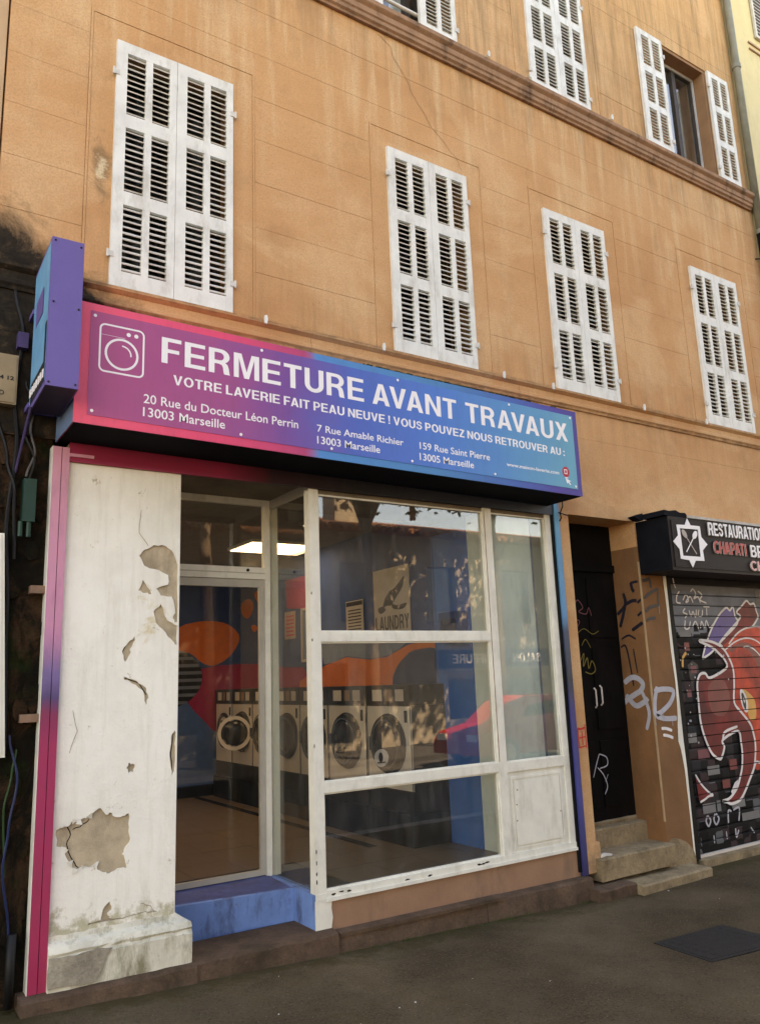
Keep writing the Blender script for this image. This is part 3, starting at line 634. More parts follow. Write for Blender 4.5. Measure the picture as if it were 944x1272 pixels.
# graffiti on pier
bm = new(); lay = -.0045
def piece(seq, wd, m, name='graffiti', parent=bld, d0=-.0045, ax='y'):
    bm = new()
    for i, sg in enumerate(seq): stroke(bm, sg, wd, d0-.0003*i if ax == 'y' else d0-.0003*i, ax)
    return obj(name, bm, m, parent)
piece([[(5.075, 2.57), (5.13, 2.575), (5.183, 2.585), (5.19, 2.50)], [(5.075, 2.40), (5.19, 2.46), (5.30, 2.50)], [(5.29, 2.50), (5.275, 2.33)], [(5.08, 2.27), (5.15, 2.315), (5.276, 2.335)], [(5.08, 2.185), (5.13, 2.205), (5.21, 2.215)]], .030, 'spray_k')
piece([[(.115, 2.565), (.105, 2.50), (.085, 2.47)], [(.115, 2.56), (.03, 2.565)], [(.06, 2.36), (.01, 2.39)], [(.217, 2.469), (.203, 2.358), (.312, 2.269)], [(.203, 2.358), (.25, 2.24), (.293, 2.146)], [(.203, 2.358), (.12, 2.385), (.064, 2.383)], [(.069, 2.237), (.02, 2.27)], [(.153, 2.104), (.08, 2.14), (.02, 2.17)]], .034, 'spray_k', ax='x', d0=5.049)
piece([[(.31, 1.0+.95), (.25, 1.96), (.22, 1.80), (.20, 1.58)], [(.16, 1.93), (.14, 1.70)], [(.29, 2.03), (.20, 2.06), (.12, 2.02)]], .018, 'spray_k', ax='x', d0=5.0495)
piece([[(.31, 1.611), (.22, 1.66), (.143, 1.651), (.09, 1.60), (.12, 1.54), (.19, 1.505), (.30, 1.45), (.333, 1.421)], [(.30, 1.50), (.2, 1.40), (.10, 1.43), (.05, 1.47)]], .05, 'spray_g', ax='x', d0=5.0485)
piece([[(5.13, 1.57), (5.08, 1.45), (5.06, 1.31)], [(5.08, 1.53), (5.22, 1.545), (5.36, 1.52), (5.30, 1.42), (5.17, 1.345), (5.08, 1.31), (5.2, 1.275), (5.37, 1.27)]], .048, 'spray_g')
piece([[(5.13, 1.19), (5.20, 1.185), (5.28, 1.162)], [(5.145, 1.13), (5.21, 1.12), (5.285, 1.095)]], .028, 'spray_w')
piece([[(4.03, 1.26), (4.07, 1.252), (4.128, 1.264)], [(4.035, 1.10), (4.12, 1.11)], [(4.03, 1.255), (4.035, 1.10)], [(4.078, 1.235), (4.08, 1.12)], [(4.12, 1.29), (4.12, 1.09)], [(4.045, 1.18), (4.115, 1.185)]], .017, 'spray_r')
piece([[(.11, 1.535), (.05, 1.34), (.10, 1.18)]], .036, 'spray_g', ax='x', d0=5.0478)
piece([[(5.06, 1.31), (5.06, 1.22)], [(5.17, 1.345), (5.172, 1.25)], [(5.30, 1.27), (5.298, 1.205)], [(5.28, 2.33), (5.281, 2.25)]], .008, 'spray_g')
# little iron hook by the sign's right end
obj('iron_hook', tube(new(), [(4.06, -.02, 3.26), (4.03, -.05, 3.2), (3.985, -.055, 3.13), (4.0, -.05, 3.09), (3.985, -.04, 3.06)], .006, 6), 'black', bld)
obj('iron_hook', tube(new(), [(3.97, -.05, 3.135), (4.13, -.01, 3.13)], .005, 6), 'black', bld)

# ------------------------------------------------------------------ shutters: every leaf a thing, every louvre a part
SL = {}
def slat_mesh(wd, k):
    key = round(wd, 3)
    if key in SL: return SL[key]
    bm = new(); t = .0042; a = R(38); L = .0198
    c, s_ = math.cos(a), math.sin(a)
    P = []
    for (u_, v_) in ((-L, -t), (L, -t), (L, t), (-L, t)): P.append((u_*c-v_*s_, u_*s_+v_*c))
    v0 = [bm.verts.new((0, p[0], p[1])) for p in P]; v1 = [bm.verts.new((wd, p[0], p[1])) for p in P]
    bm.faces.new(v0[::-1]); bm.faces.new(v1)
    for i in range(4): bm.faces.new((v0[i], v0[(i+1) % 4], v1[(i+1) % 4], v1[i]))
    bmesh.ops.recalc_face_normals(bm, faces=bm.faces)
    me = bpy.data.meshes.new('louvre'); bm.to_mesh(me); bm.free(); me.materials.append(M_['white']); SL[key] = me; return me
def leaf(x, y, z, wd, ht, label, mirror=False, rot=0, group=None, hinge_side=-1, nslat=11, yth=.034, handle=False, piv=0):
    """one louvred leaf; local origin at its lower left corner, front face towards -y"""
    t = thing('window_shutter', (x, y, z), label, 'shutter', group)
    k = ht/1.902
    xs_ = [0, .077, .21, .26, .385, .44]
    if mirror: xs_ = [.44-v for v in reversed(xs_)]
    xs_ = [v*wd/.44 for v in xs_]
    zr = [(.118, .618), (.72, 1.219), (1.324, 1.817)]
    zr = [(a*k, b_*k) for a, b_ in zr]
    x2, x3, x4, x5 = xs_[1], xs_[2], xs_[3], xs_[4]
    off = rootloc(t)
    def P(name, *a):
        bm = box(new(), *a); bmesh.ops.translate(bm, verts=bm.verts, vec=off); return obj(name, bm, 'white', t)
    P('stile', 0.0015, x2, 0, yth, 0, ht); P('stile', x5, wd-.0015, 0, yth, 0, ht)
    zs = [0]+[v for r_ in zr for v in r_]+[ht]
    for i in range(0, 8, 2): P('rail', x2, x5, .0012, yth-.001, zs[i], zs[i+1])
    for a, b_ in zr: P('mullion', x3, x4, .002, yth-.002, a, b_)
    for a, b_ in zr:
        n = nslat; pz = (b_-a)/n
        for xa, xb in ((x2, x3), (x4, x5)):
            me = slat_mesh(xb-xa, k)
            for i in range(n):
                o = bpy.data.objects.new('louvre', me); COL.objects.link(o); o.parent = t
                o.location = (xa, .017, a+pz*(i+.5)); o.rotation_euler = (random.uniform(-.07, .07), 0, 0)
                o.scale = (1, .8 if k < .9 else 1, .82 if k < .9 else 1)
    # strap hinges on the outer edge, meeting bead on the inner edge
    hx = 0 if hinge_side < 0 else wd
    for hz in (ht*.12, ht*.86):
        bm = new(); box(bm, hx-.022, hx+.022, -.006, .012, hz-.02, hz+.02); tube(bm, [(hx+.028*hinge_side*.6, -.004, hz-.028), (hx+.028*hinge_side*.6, -.004, hz+.028)], .008, 6)
        bmesh.ops.translate(bm, verts=bm.verts, vec=off); obj('hinge', bm, 'hinge', t)
    if handle:
        mx = wd-.012 if hinge_side < 0 else .012
        bm = B(mx-.012, mx+.012, -.008, 0, 0, ht); bmesh.ops.translate(bm, verts=bm.verts, vec=off); obj('meeting_bead', bm, 'white', t)
    t.rotation_euler = (0, 0, rot)
    return t
names = ['the large window over the washing machine icon', 'the window over the word AVANT', 'the window above the right end of the sign', 'the window above the restaurant sign']
for i, x in enumerate(WX):
    leaf(x, 0, Z1B, .44, Z1T-Z1B, 'closed white left shutter leaf of '+names[i], group='first floor shutter leaves', handle=False)
    leaf(x+.44, 0, Z1B, .44, Z1T-Z1B, 'closed white right shutter leaf of '+names[i], mirror=False, group='first floor shutter leaves', hinge_side=1, handle=False)
h2 = Z2T-Z2B
leaf(2.744, 0, Z2B, .44, h2, 'white right shutter leaf beside the dark open gap at the top edge of the photo', group='second floor shutter leaves', hinge_side=1, nslat=10)
leaf(1.885, -.005, Z2B, .44, h2, 'white shutter leaf folded back, only its lower corner showing at the top edge', group='second floor shutter leaves', hinge_side=1, nslat=10)
leaf(4.162, 0, Z2B, .44, h2, 'closed white left leaf of the upper middle window above the string course', group='second floor shutter leaves', nslat=10)
leaf(4.602, 0, Z2B, .44, h2, 'closed white right leaf of the upper middle window above the string course', group='second floor shutter leaves', hinge_side=1, nslat=10)
leaf(5.985, -.012, Z2B, .47, h2, 'white shutter leaf folded open to the left of the dark upper right window', group='second floor shutter leaves', hinge_side=1, nslat=10)
leaf(7.375, -.008, Z2B, .43, h2, 'white shutter leaf folded open to the right of the dark upper window, beside the drainpipe', group='second floor shutter leaves', nslat=10)
# shutter catches standing on the string courses
cl = ['just right of the large left window', 'left of the second window, above the word avant', 'right of the second window', 'left of the third window', 'right of the third window', 'left of the rightmost window']
def catch(x, y, z, lab):
    t = thing('shutter_catch', (x, y, z), lab, 'shutter catch', 'small shutter catches on the string courses')
    obj('stem', tube(new(), [(x, y+.05, z), (x, y-.012, z), (x, y-.02, z+.012)], .007, 6), 'hinge', t)
    bm = new(); prism(bm, [(x-.010, z-.030), (x+.010, z-.034), (x+.016, z+.005), (x+.010, z+.034), (x-.008, z+.030), (x-.012, z)], y-.024, y-.012); obj('paddle', bm, 'white', t)
for (x, lab) in zip((1.12, 2.16, 3.445, 4.055, 5.345, 6.375), cl): catch(x, -.02, 4.352, 'small white iron shutter catch '+lab)
for x, lab in ((2.2, 'at the top edge, under the folded back leaf'), (3.50, 'on the upper string course, right of the top window'), (4.05, 'on the upper string course, left of the upper middle window'), (5.27, 'on the upper string course, right of the upper middle window')): catch(x, -.07, 7.665, 'small white iron shutter catch '+lab)

# ------------------------------------------------------------------ neighbours
nb = thing('cream_building', (12, 1, 0), 'cream rendered neighbour building beyond the drainpipe at the upper right edge', 'building')
Hn = [(8.74, 9.6, 10.38, 12.2), (8.74, 9.6, 7.2, 9.0)]
obj('wall', holed_wall(8.06, 20, 3.4, 13.2, Hn, .01, .3), 'cream', nb); obj('lower_wall', B(8.06, 20, .0, .3, -.3, 3.4), 'cream', nb)
obj('string_line', B(8.5, 20, -.012, .0095, 10.19, 10.215), 'creamr', nb); obj('string_line', B(8.5, 20, -.012, .0095, 10.09, 10.11), 'creamr', nb)
for h in Hn:
    o = obj('window', holed_wall(h[0]+.001, h[1]-.001, h[2]+.001, h[3]-.001, [(h[0]+.06, h[1]-.06, h[2]+.06, h[3]-.06)], .15, .2), 'wood', nb); obj('pane', B(h[0]+.06, h[1]-.06, .17, .175, h[2]+.06, h[3]-.06), 'glass', o)
    bm = new(); box(bm, h[0]-.05, h[0]+.30, -.03, .0, h[2]-.03, h[3]); sh = obj('shutter_board', bm, 'hinge', nb)
    bm = new()
    for k in range(28): box(bm, h[0]-.01, h[0]+.26, -.036, -.0305, h[2]+.02+k*.06, h[2]+.055+k*.06)
    tag(obj('louvre_rows', bm, 'wood', sh), kind='stuff')
obj('body', B(8.06, 20, .34, 9, -.3, 13.2), 'cream', nb); obj('roof', B(8.0, 20, -.2, 9.3, 13.21, 13.4), 'tiler', nb)
nl = thing('peach_building', (-3, 1, 0), 'pale peach neighbour building with a grimy foot at the left edge of the photo', 'building')
obj('wall', B(-14, BL-.012, .05, 9, 4.0, 13.2), 'peach', nl); obj('grimy_wall', B(-14, -.74, .055, 9, -.3, 3.999), 'soot', nl)
obj('roof', B(-14, BL-.15, -.2, 9.3, 13.21, 13.4), 'tiler', nl)
obj('grimy_strip', B(-.739, -.29, .052, .34, -.3, 3.2595), 'soot', bld)
# rough lumps of old mortar on the grimy strip
bm = new()
for i in range(46):
    x = random.uniform(-.72, -.33); z = random.uniform(.2, 3.2); r_ = random.uniform(.02, .075)
    prism(bm, [(x+r_*random.uniform(.6, 1.1)*math.cos(t), z+1.7*r_*random.uniform(.6, 1.1)*math.sin(t)) for t in [k*2*math.pi/9 for k in range(9)]], .052-random.uniform(.006, .028), .06)
tag(obj('mortar_lumps', bm, 'soot', bld), kind='stuff')
# drainpipe
dp = thing('drainpipe', (8.03, -.05, 0), 'grey green drainpipe running down between the ochre and the cream building', 'drainpipe')
obj('pipe', tube(new(), [(8.015, -.045, 13.3), (8.015, -.045, 7.1)], .048, 14, True), 'pipe', dp, smooth=True); obj('lower_pipe', tube(new(), [(8.015, -.045, 7.1), (8.015, -.045, 3.2)], .05, 14, True), 'black', dp, smooth=True)
for z in (12.0, 9.55, 7.12): obj('pipe_collar', tube(new(), [(8.015, -.045, z-.03), (8.015, -.045, z+.03)], .058, 14), 'pipe', dp)
for z in (6.75, 6.3): obj('pipe_bracket', tube(new(), [(8.015, -.045, z), (7.93, .03, z+.01)], .008, 6), 'black', dp)
obj('conduit', tube(new(), [(8.10, -.02, 13.3), (8.10, -.02, 3.2)], .014, 8), 'creamr', dp)

# ------------------------------------------------------------------ shopfront
sf = thing('shopfront', (1.9, .02, .1), 'white framed laundry shopfront with large panes and peeling white pilaster', 'shopfront')
FX0, FX1 = -.205, .52
# pilaster: bare beige core, old white coat with real losses
obj('pilaster_core', B(FX0, .505, .013, .72, .12, 3.235), simple('bare_tan_plaster', (.50, .40, .28), .92, .35, 7, bmp=1.0, grime=((.27, .21, .145), .75, 6), spec=.15), sf)
patches = [
 [(0.247, 2.554), (0.277, 2.594), (0.338, 2.629), (0.417, 2.626), (0.473, 2.582), (0.501, 2.505), (0.503, 2.14), (0.487, 2.131), (0.472, 2.162), (0.485, 2.208), (0.462, 2.3), (0.391, 2.306), (0.36, 2.348), (0.437, 2.377), (0.436, 2.439), (0.341, 2.474), (0.279, 2.494)],
 [(0.245, 2.332), (0.274, 2.402), (0.297, 2.372), (0.335, 2.315), (0.283, 2.318)],
 [(0.347, 2.206), (0.392, 2.252), (0.441, 2.146), (0.503, 2.116), (0.503, 1.994), (0.483, 2.009), (0.427, 2.07), (0.364, 2.13)],
 [(-0.181, 0.966), (-0.15, .985), (-0.115, 0.978), (-.09, 1.004), (-.06, .994), (-0.032, 1.013), (0.0, 1.02), (.03, 1.045), (0.06, 1.056), (0.09, 1.017), (0.127, 1.022), (.15, .995), (0.187, 0.998), (0.224, 1.008), (0.23, .93), (0.239, 0.863), (.21, .82), (0.193, 0.785), (.212, .75), (0.218, 0.704), (.17, .71), (0.123, 0.690), (.09, .70), (0.05, 0.722), (0.062, 0.765), (0.03, .748), (0.006, 0.74), (-.03, .75), (-0.078, 0.738), (-.10, .78), (-0.13, 0.83), (-0.122, 0.863), (-0.177, 0.877)],
 [(0.202, 1.265), (0.214, 1.295), (0.24, 1.29), (0.255, 1.268), (0.241, 1.239), (.215, 1.245)],
 [(0.473, 1.431), (0.495, 1.468), (0.503, 1.44), (0.503, 1.367), (0.500, 1.25), (0.48, 1.191), (0.467, 1.294)],
 [(0.012, 0.434), (0.017, 0.446), (0.081, 0.448), (0.09, 0.503), (0.128, 0.539), (0.143, 0.502), (0.118, 0.478), (0.13, 0.451), (0.2, 0.441), (0.12, 0.434)],
 [(0.158, 1.96), (0.187, 2.004), (0.23, 2.048), (0.238, 2.026), (0.209, 1.974), (0.213, 1.952), (0.175, 1.887), (0.167, 1.924)],
 [(0.17, 1.808), (0.252, 1.777), (0.312, 1.731), (0.329, 1.673), (0.315, 1.63), (0.29, 1.718), (0.223, 1.763), (0.178, 1.786)]]
def jag(P, amp=.006, n=3):
    out = []
    for i in range(len(P)):
        a, b_ = P[i], P[(i+1) % len(P)]
        for k in range(n):
            t = k/n; out.append((a[0]+(b_[0]-a[0])*t+random.uniform(-amp, amp)*(k > 0), a[1]+(b_[1]-a[1])*t+random.uniform(-amp, amp)*(k > 0)))
    return [(min(p[0], .5035), p[1]) for p in out]
def holed_plate(outer, hs_, y, th):
    c = bpy.data.curves.new('p', 'CURVE'); c.dimensions = '2D'; c.fill_mode = 'BOTH'; c.extrude = th/2
    for P in [outer]+hs_:
        sp = c.splines.new('POLY'); sp.points.add(len(P)-1); sp.use_cyclic_u = True
        for q, p in zip(sp.points, P): q.co = (p[0], p[1], 0, 1)
    o = bpy.data.objects.new('p', c); COL.objects.link(o); bpy.context.view_layer.update()
    me = bpy.data.meshes.new_from_object(o.evaluated_get(bpy.context.evaluated_depsgraph_get())); bpy.data.objects.remove(o)
    bm = new(); bm.from_mesh(me)
    for v in bm.verts: v.co = Vector((v.co.x, y-v.co.z, v.co.y))
    return bm
JP = [jag(P) for P in patches]
obj('white_coat', holed_plate([(FX0, .385), (.508, .385), (.506, 1.0), (.508, 3.2), (FX0, 3.2)], JP, .006, .013), 'pilcoat', sf)
obj('pilaster_return', B(.505, .512, -.0005, .72, .36, 3.2), 'pil', sf)
bm = new()
for L_ in ([(-.125, .985), (-.10, .93), (-.12, .88), (-.10, .82), (-.07, .77), (-.05, .745)], [(-.09, .955), (-.05, .965), (0, 1.0)], [(.20, 2.05), (.16, 1.95)], [(.20, 1.79), (.27, 1.76), (.315, 1.69)], [(.49, 1.45), (.475, 1.32), (.485, 1.22)]):
    stroke(bm, jag(L_, .004, 3)[:len(L_)*3-2], .006, .0120, smooth=False)
obj('crack', bm, 'dark', sf)
bm = new()
for L_ in ([(.02, .44), (.10, .445), (.2, .438), (.33, .452), (.40, .44)], [(.39, .44), (.36, .48), (.30, .50)], [(.30, 2.62), (.24, 2.7), (.25, 2.85)], [(-.12, 1.62), (-.09, 1.5), (-.13, 1.38)]):
    stroke(bm, jag(L_, .004, 3)[:len(L_)*3-2], .0035, -.0082, smooth=False)
obj('crack', bm, 'under', sf)
# curling flakes round the big loss
bm = new()
for (x, z) in [(-.15, .985), (-.09, 1.004), (-.06, .994), (0, 1.02), (-.10, .78), (-.125, .85), (-.078, .738), (-.03, .75), (.03, .748)]:
    a = random.uniform(0, 6.28); r_ = random.uniform(.012, .024)
    q = [bm.verts.new((x+r_*math.cos(a+k*2.1), -.003-random.uniform(0, .016), z+r_*math.sin(a+k*2.1))) for k in range(3)]; bm.faces.new(q)
tag(obj('paint_flakes', bm, 'flakes', sf), kind='stuff')
# pilaster base, weathered cap sloping out
bm = new(); prof = [(.02, .13), (-.062, .13), (-.066, .30), (-.055, .318), (-.062, .335), (-.045, .362), (-.012, .385), (-.004, .41), (.02, .42)]
prism(bm, prof, FX0, .60, 'x'); 
for v in bm.verts:
    if v.co.x > .55 and v.co.z > .36: v.co.x -= (v.co.z-.36)*1.6
bmesh.ops.subdivide_edges(bm, edges=[e for e in bm.edges if abs(e.verts[0].co.x-e.verts[1].co.x) > .3], cuts=14)
for v in bm.verts:
    if v.co.y < .01: v.co.y += random.uniform(-.004, .006); v.co.z += random.uniform(-.004, .004)
obj('pilaster_base', bm, 'pilbase', sf)
bm = new(); prism(bm, jag([(-.204, .165), (.04, .155), (.13, .31), (.02, .318), (-.08, .31), (-.204, .318)], .007, 4), -.0725, -.06); obj('bare_plaster', bm, stone_mat('grey_bare_base', (.40, .35, .27), .7, (.12, .09, .06)), sf)
bm = new(); prism(bm, [(.02, .13), (.6, .13), (.6, .33), (.55, .385), (.505, .42), (.505, .5)], .0205, .30) if False else box(bm, .5125, .578, .0205, .425, .13, .352); obj('pilaster_base_return', bm, 'pilbase', sf)
# pink left post (two strips with a groove), small top bracket
obj('left_post', B(-.302, -.252, -.030, .06, .118, 3.20), 'post_pink', sf); obj('left_post', B(-.248, -.205, -.030, .06, .118, 3.20), 'post_pink', sf); obj('post_backing', B(-.25, -.246, -.018, .055, .12, 3.2), 'black', sf)
obj('post_edge', B(-.3055, -.3021, -.031, .05, .118, 3.2), 'frame', sf)
obj('post_bracket', B(-.205, -.06, -.034, .0, 3.145, 3.165), 'post_pink', sf)
# lintel board under the sign
obj('lintel_board', B(-.204, 3.92, -.024, .0, 3.115, 3.24), 'lintel', sf)
# blue post at the right
obj('right_post', B(3.935, 3.996, -.03, .06, .095, 3.235), 'post_blue', sf); obj('right_post_edge', B(3.905, 3.934, -.016, .06, .125, 3.235), 'black', sf)
# render base and white block, kerb-like step
obj('base_wall', B(1.536, 3.93, .001, .25, .08, .312), 'terr', sf)
bm = new(); prism(bm, [(1.461, .10), (1.575, .115), (1.59, .2), (1.58, .26), (1.586, .312), (1.461, .312)], -.008, .0008); obj('white_block', bm, 'frame', sf)
# frame members
FR = [('corner_post', (1.467, 1.545, -.004, .07, .3505, 3.115)), ('post_foot', (1.466, 1.5445, -.0095, .0005, .3125, .3503)), ('sill_rail', (1.545, 3.905, -.008, .07, .308, .362)), ('sill_drip', (1.545, 3.905, -.020, -.0085, .300, .322)),
      ('mid_rail', (1.545, 3.122, -.002, .06, .985, 1.052)), ('mid_rail', (3.207, 3.842, -.002, .06, .972, 1.045)), ('transom_rail', (1.545, 3.122, -.002, .06, 2.008, 2.066)), ('transom_bead', (1.547, 3.12, .002, .02, 2.066, 2.076)),
      ('middle_post', (3.122, 3.207, -.005, .07, .362, 3.115)), ('right_jamb', (3.842, 3.904, -.003, .07, .362, 3.115))]
for n_, a in FR: obj(n_, B(*a), 'frame', sf, bevel=.003)
obj('head_rail', B(1.545, 3.842, .012, .07, 3.085, 3.115), 'ceild', sf)
# dark rust gap lines on the middle post
obj('post_bead', B(3.127, 3.133, -.0065, -.0045, 1.06, 3.10), 'reveal', sf)
for a in ((1.5455, 3.1215, .362, .985), (1.5455, 3.1215, 1.052, 2.008), (1.5455, 3.1215, 2.076, 3.085), (3.2075, 3.8415, 1.045, 3.085)):
    obj('window_pane', B(a[0], a[1], .028, .033, a[2], a[3]), 'glass', sf)
    bd = new(); t = .012; x0, x1, z0, z1 = a
    for q in ((x0, x0+t, z0, z1), (x1-t, x1, z0, z1), (x0+t, x1-t, z0, z0+t), (x0+t, x1-t, z1-t, z1)): box(bd, q[0], q[1], .012, .0275, q[2], q[3])
    obj('glazing_bead', bd, 'frame', sf)
# lower right white cupboard panel
pn = obj('lower_panel', B(3.2075, 3.8415, .012, .04, .363, .971), 'frame', sf)
bm = new()
for q in ((3.245, 3.262, .39, .93), (3.78, 3.797, .39, .93), (3.262, 3.78, .913, .93), (3.262, 3.78, .39, .407)): box(bm, q[0], q[1], .004, .0118, q[2], q[3])
obj('panel_moulding', bm, 'frame', pn)
obj('panel_field', B(3.275, 3.768, .0, .0118, .417, .903), 'frame', pn, bevel=.004)
bm = new(); 
for x, z in ((3.285, .72), (3.28, .60), (3.76, .62), (3.30, .83)): tube(bm, [(x, -.003, z), (x, .001, z)], .006, 8)
obj('screw', bm, 'reveal', pn)
for x, z in ((1.60, .338), (1.66, .345), (1.72, .34), (2.86, .34), (2.90, .337), (2.94, .343), (2.20, .335), (2.40, .333)):
    bm = new(); prism(bm, [(x+random.uniform(.5, 1)*.028*math.cos(k), z+random.uniform(.4, 1)*.009*math.sin(k)) for k in [j*.9 for j in range(7)]], -.0092, -.0081); tag(obj('chipped_spot', bm, 'dark', sf), kind=None)
for z in (2.35, 2.02, 1.30, .62, .55, .48, .43):
    bm = new(); x = 1.476; prism(bm, [(x+random.uniform(.5, 1)*.006*math.cos(k), z+random.uniform(.5, 1)*.018*math.sin(k)) for k in [j*.9 for j in range(7)]], -.0052, -.0041); obj('chipped_spot', bm, 'dark', sf)
# alcove: side glass, low blue wall, door frame
obj('side_pane', B(1.500, 1.505, .072, .70, .352, 3.10), 'glass2', sf)
obj('side_wall', B(1.460, 1.535, .001, .74, .09, .350), 'bluep', sf)
obj('side_head', B(1.49, 1.515, .072, .70, 3.10, 3.17), 'alu', sf)
for a in ((1.447, 1.492, .70, .76, .352, 3.17), (1.503, 1.562, .705, .75, .352, 3.17)): obj('door_jamb', B(*a), 'frame', sf, bevel=.003)
obj('door_jamb_gap', B(1.492, 1.503, .725, .75, .352, 3.17), 'alu', sf)
obj('door_jamb', B(.5125, .56, .70, .76, .352, 3.17), 'frame', sf)
obj('door_head', B(.56, 1.447, .70, .76, 2.532, 2.625), 'frame', sf, bevel=.004); obj('door_head_groove', B(.562, 1.445, .698, .7, 2.575, 2.583), 'alu', sf)
obj('transom_head', B(.56, 1.447, .70, .76, 3.125, 3.17), 'frame', sf); obj('transom_pane', B(.56, 1.447, .725, .73, 2.625, 3.125), 'glass', sf)
dl = obj('door_leaf', holed_wall(.562, 1.445, .362, 2.53, [(.60, 1.405, .40, 2.47)], .715, .745), 'alu', sf)
obj('door_pane', B(.60, 1.405, .728, .732, .40, 2.47), glass_mat('door_glass', (.97, .97, .95), .25, .008), dl)
bm = new()
for x in (.60, 1.30): tube(bm, [(x, .69, 2.6), (x, .70, 2.6)], .012, 8)
obj('screw_cap', bm, 'black', sf)
obj('alcove_ceiling', B(.5125, 1.49, .0, .76, 3.171, 3.20), 'ceild', sf)
# blue step: riser and sloped worn tread
bm = new(); hexa(bm, [(.58, .425, .10), (1.4595, .305, .10), (1.4595, .33, .10), (.58, .45, .10), (.58, .42, .338), (1.4595, .30, .338), (1.4595, .33, .342), (.58, .45, .342)]); obj('step_riser', bm, 'bluep', sf)
bm = new(); hexa(bm, [(.5128, .46, .10), (1.4595, .331, .10), (1.4595, .78, .10), (.5128, .78, .10), (.5128, .46, .3425), (1.4595, .331, .3425), (1.4595, .78, .36), (.5128, .78, .36)]); obj('step_tread', bm, 'tread', sf)
obj('step_infill', B(.5128, .579, .43, .45, .1, .338), 'bluep', sf)
# platform
def plat(x0, x1, zt0, zt1, yf, name='step_stone'):
    bm = new(); n = max(1, int((x1-x0)/.12)); rows = []
    for i in range(n+1):
        x = x0+(x1-x0)*i/n; zt = zt0+(zt1-zt0)*i/n; e = random.uniform(-.008, .008); e2 = random.uniform(-.006, .006)
        rows.append([bm.verts.new(p) for p in ((x, .30, zt), (x, .0, zt), (x, yf+.02, zt-.006), (x, yf+e, zt-.022+e2), (x, yf-.012+e, gz(x)-.03), (x, .30, gz(x)-.03))])
    for a, b_ in zip(rows, rows[1:]):
        for k in range(5): bm.faces.new((a[k], a[k+1], b_[k+1], b_[k]))
    bm.faces.new(rows[0]); bm.faces.new(rows[-1][::-1])
    return obj(name, bm, 'step', sf)
plat(-.345, .615, .150, .142, -.115); plat(.617, 1.58, .142, .135, -.09); plat(1.582, 2.85, .118, .108, -.075); plat(2.852, 3.985, .104, .092, -.085)
bm = new(); hexa(bm, [(1.6, -.085, .088), (3.02, -.098, .082), (3.0, -.02, .10), (1.6, -.02, .10), (1.6, -.088, .112), (3.02, -.10, .104), (3.0, -.02, .112), (1.6, -.02, .122)]); obj('worn_nosing', bm, 'step', sf)

# ------------------------------------------------------------------ steps up to the entrance door
st = thing('door_steps', (4.6, 0, -.08), 'three worn stone steps leading up to the black graffitied door', 'steps')
def slab(x0, x1, y0, y1, z0, z1, name='step', m='slab', j=.008, skew=0):
    bm = new(); n = 7; top = []; rows = []
    for i in range(n+1):
        x = x0+(x1-x0)*i/n; e = random.uniform(-j, j); ys_ = skew*i/n
        rows.append([bm.verts.new(p) for p in ((x, y1, z1), (x, y0+ys_+.015+e, z1+random.uniform(-.003, .003)), (x, y0+ys_+e, z1-.012), (x, y0+ys_+e*.5+.006, z0), (x, y1, z0))])
    for a, b_ in zip(rows, rows[1:]):
        for k in range(4): bm.faces.new((a[k], a[k+1], b_[k+1], b_[k]))
    bm.faces.new(rows[0]); bm.faces.new(rows[-1][::-1])
    return obj(name, bm, m, st)
slab(4.142, 5.048, .20, .33, .20, .37); slab(4.142, 5.048, .30, .345, .37, .405, 'door_sill', j=.003)
slab(4.10, 5.06, -.08, .25, .03, .205)
slab(4.36, 5.32, -.27, .05, -.11, -.005, skew=.03)
slab(3.93, 4.36, -.20, .02, -.12, .012, 'broken_slab', 'step', .014)
bm = new(); prism(bm, [(4.16, .202), (4.22, .212), (4.28, .204), (4.30, .216), (4.22, .235), (4.17, .228)], -.03, -.005); tag(obj('paper_scrap', bm, 'litter'), 'small crumpled white scrap lying on the middle door step', 'litter')

# ------------------------------------------------------------------ main sign
sg = thing('shop_sign', (1.8, -.2, 3.23), 'long pink to blue fascia sign reading FERMETURE AVANT TRAVAUX over the shopfront', 'sign')
def shear(v): return Vector((v.x, v.y, v.z-.0108*(v.x+.2)))
def sobj(name, bm, m, parent=sg, **k):
    for v in bm.verts: v.co = shear(v.co)
    return obj(name, bm, m, parent, **k)
SX0, SX1 = -.280, 3.878
bm = new(); box(bm, SX0+.004, SX1-.004, -.425, .028, 3.243, 3.985); sobj('sign_box', bm, 'signbox')
sobj('face_sheet', B(SX0, SX1, -.4315, -.4255, 3.238, 3.992), 'signbox')
sobj('side_sheet', B(SX0-.001, SX0+.0035, -.4254, .028, 3.24, 3.99), simple('pale_blue_side', (.14, .24, .42), .45), sg)
sobj('soffit', B(SX0+.01, SX1-.01, -.42, .02, 3.2365, 3.2425), 'vblack')  # underside sheet given a near-black colour of its own
bm = new(); box(bm, -.205, 3.826, -.4345, -.432, 3.293, 3.944); sobj('banner', bm, 'banner'); bn = sg
for x, z in [(-.18, 3.915), (-.18, 3.32), (.9, 3.925), (2.0, 3.925), (3.1, 3.925), (3.8, 3.925), (.75, 3.315), (.37, 3.355), (1.42, 3.315), (2.1, 3.315), (2.9, 3.315), (3.8, 3.315)]:
    bm = new(); prism(bm, circle((x, z), .010, n=10), -.4375, -.4346); sobj('rivet', bm, 'lwhite')
T = lambda s_, x0, x1, z0, z1, b_=.02: text(s_, 'lwhite', sg, x0, x1, z0, z1, -.4346, bold=b_*.25, th=.001, post=shear)
C_ = lambda s_, x0, x1, z0, z1: caps(s_, 'lwhite', sg, x0, x1, z0, z1, -.4346, th=.001, post=shear)
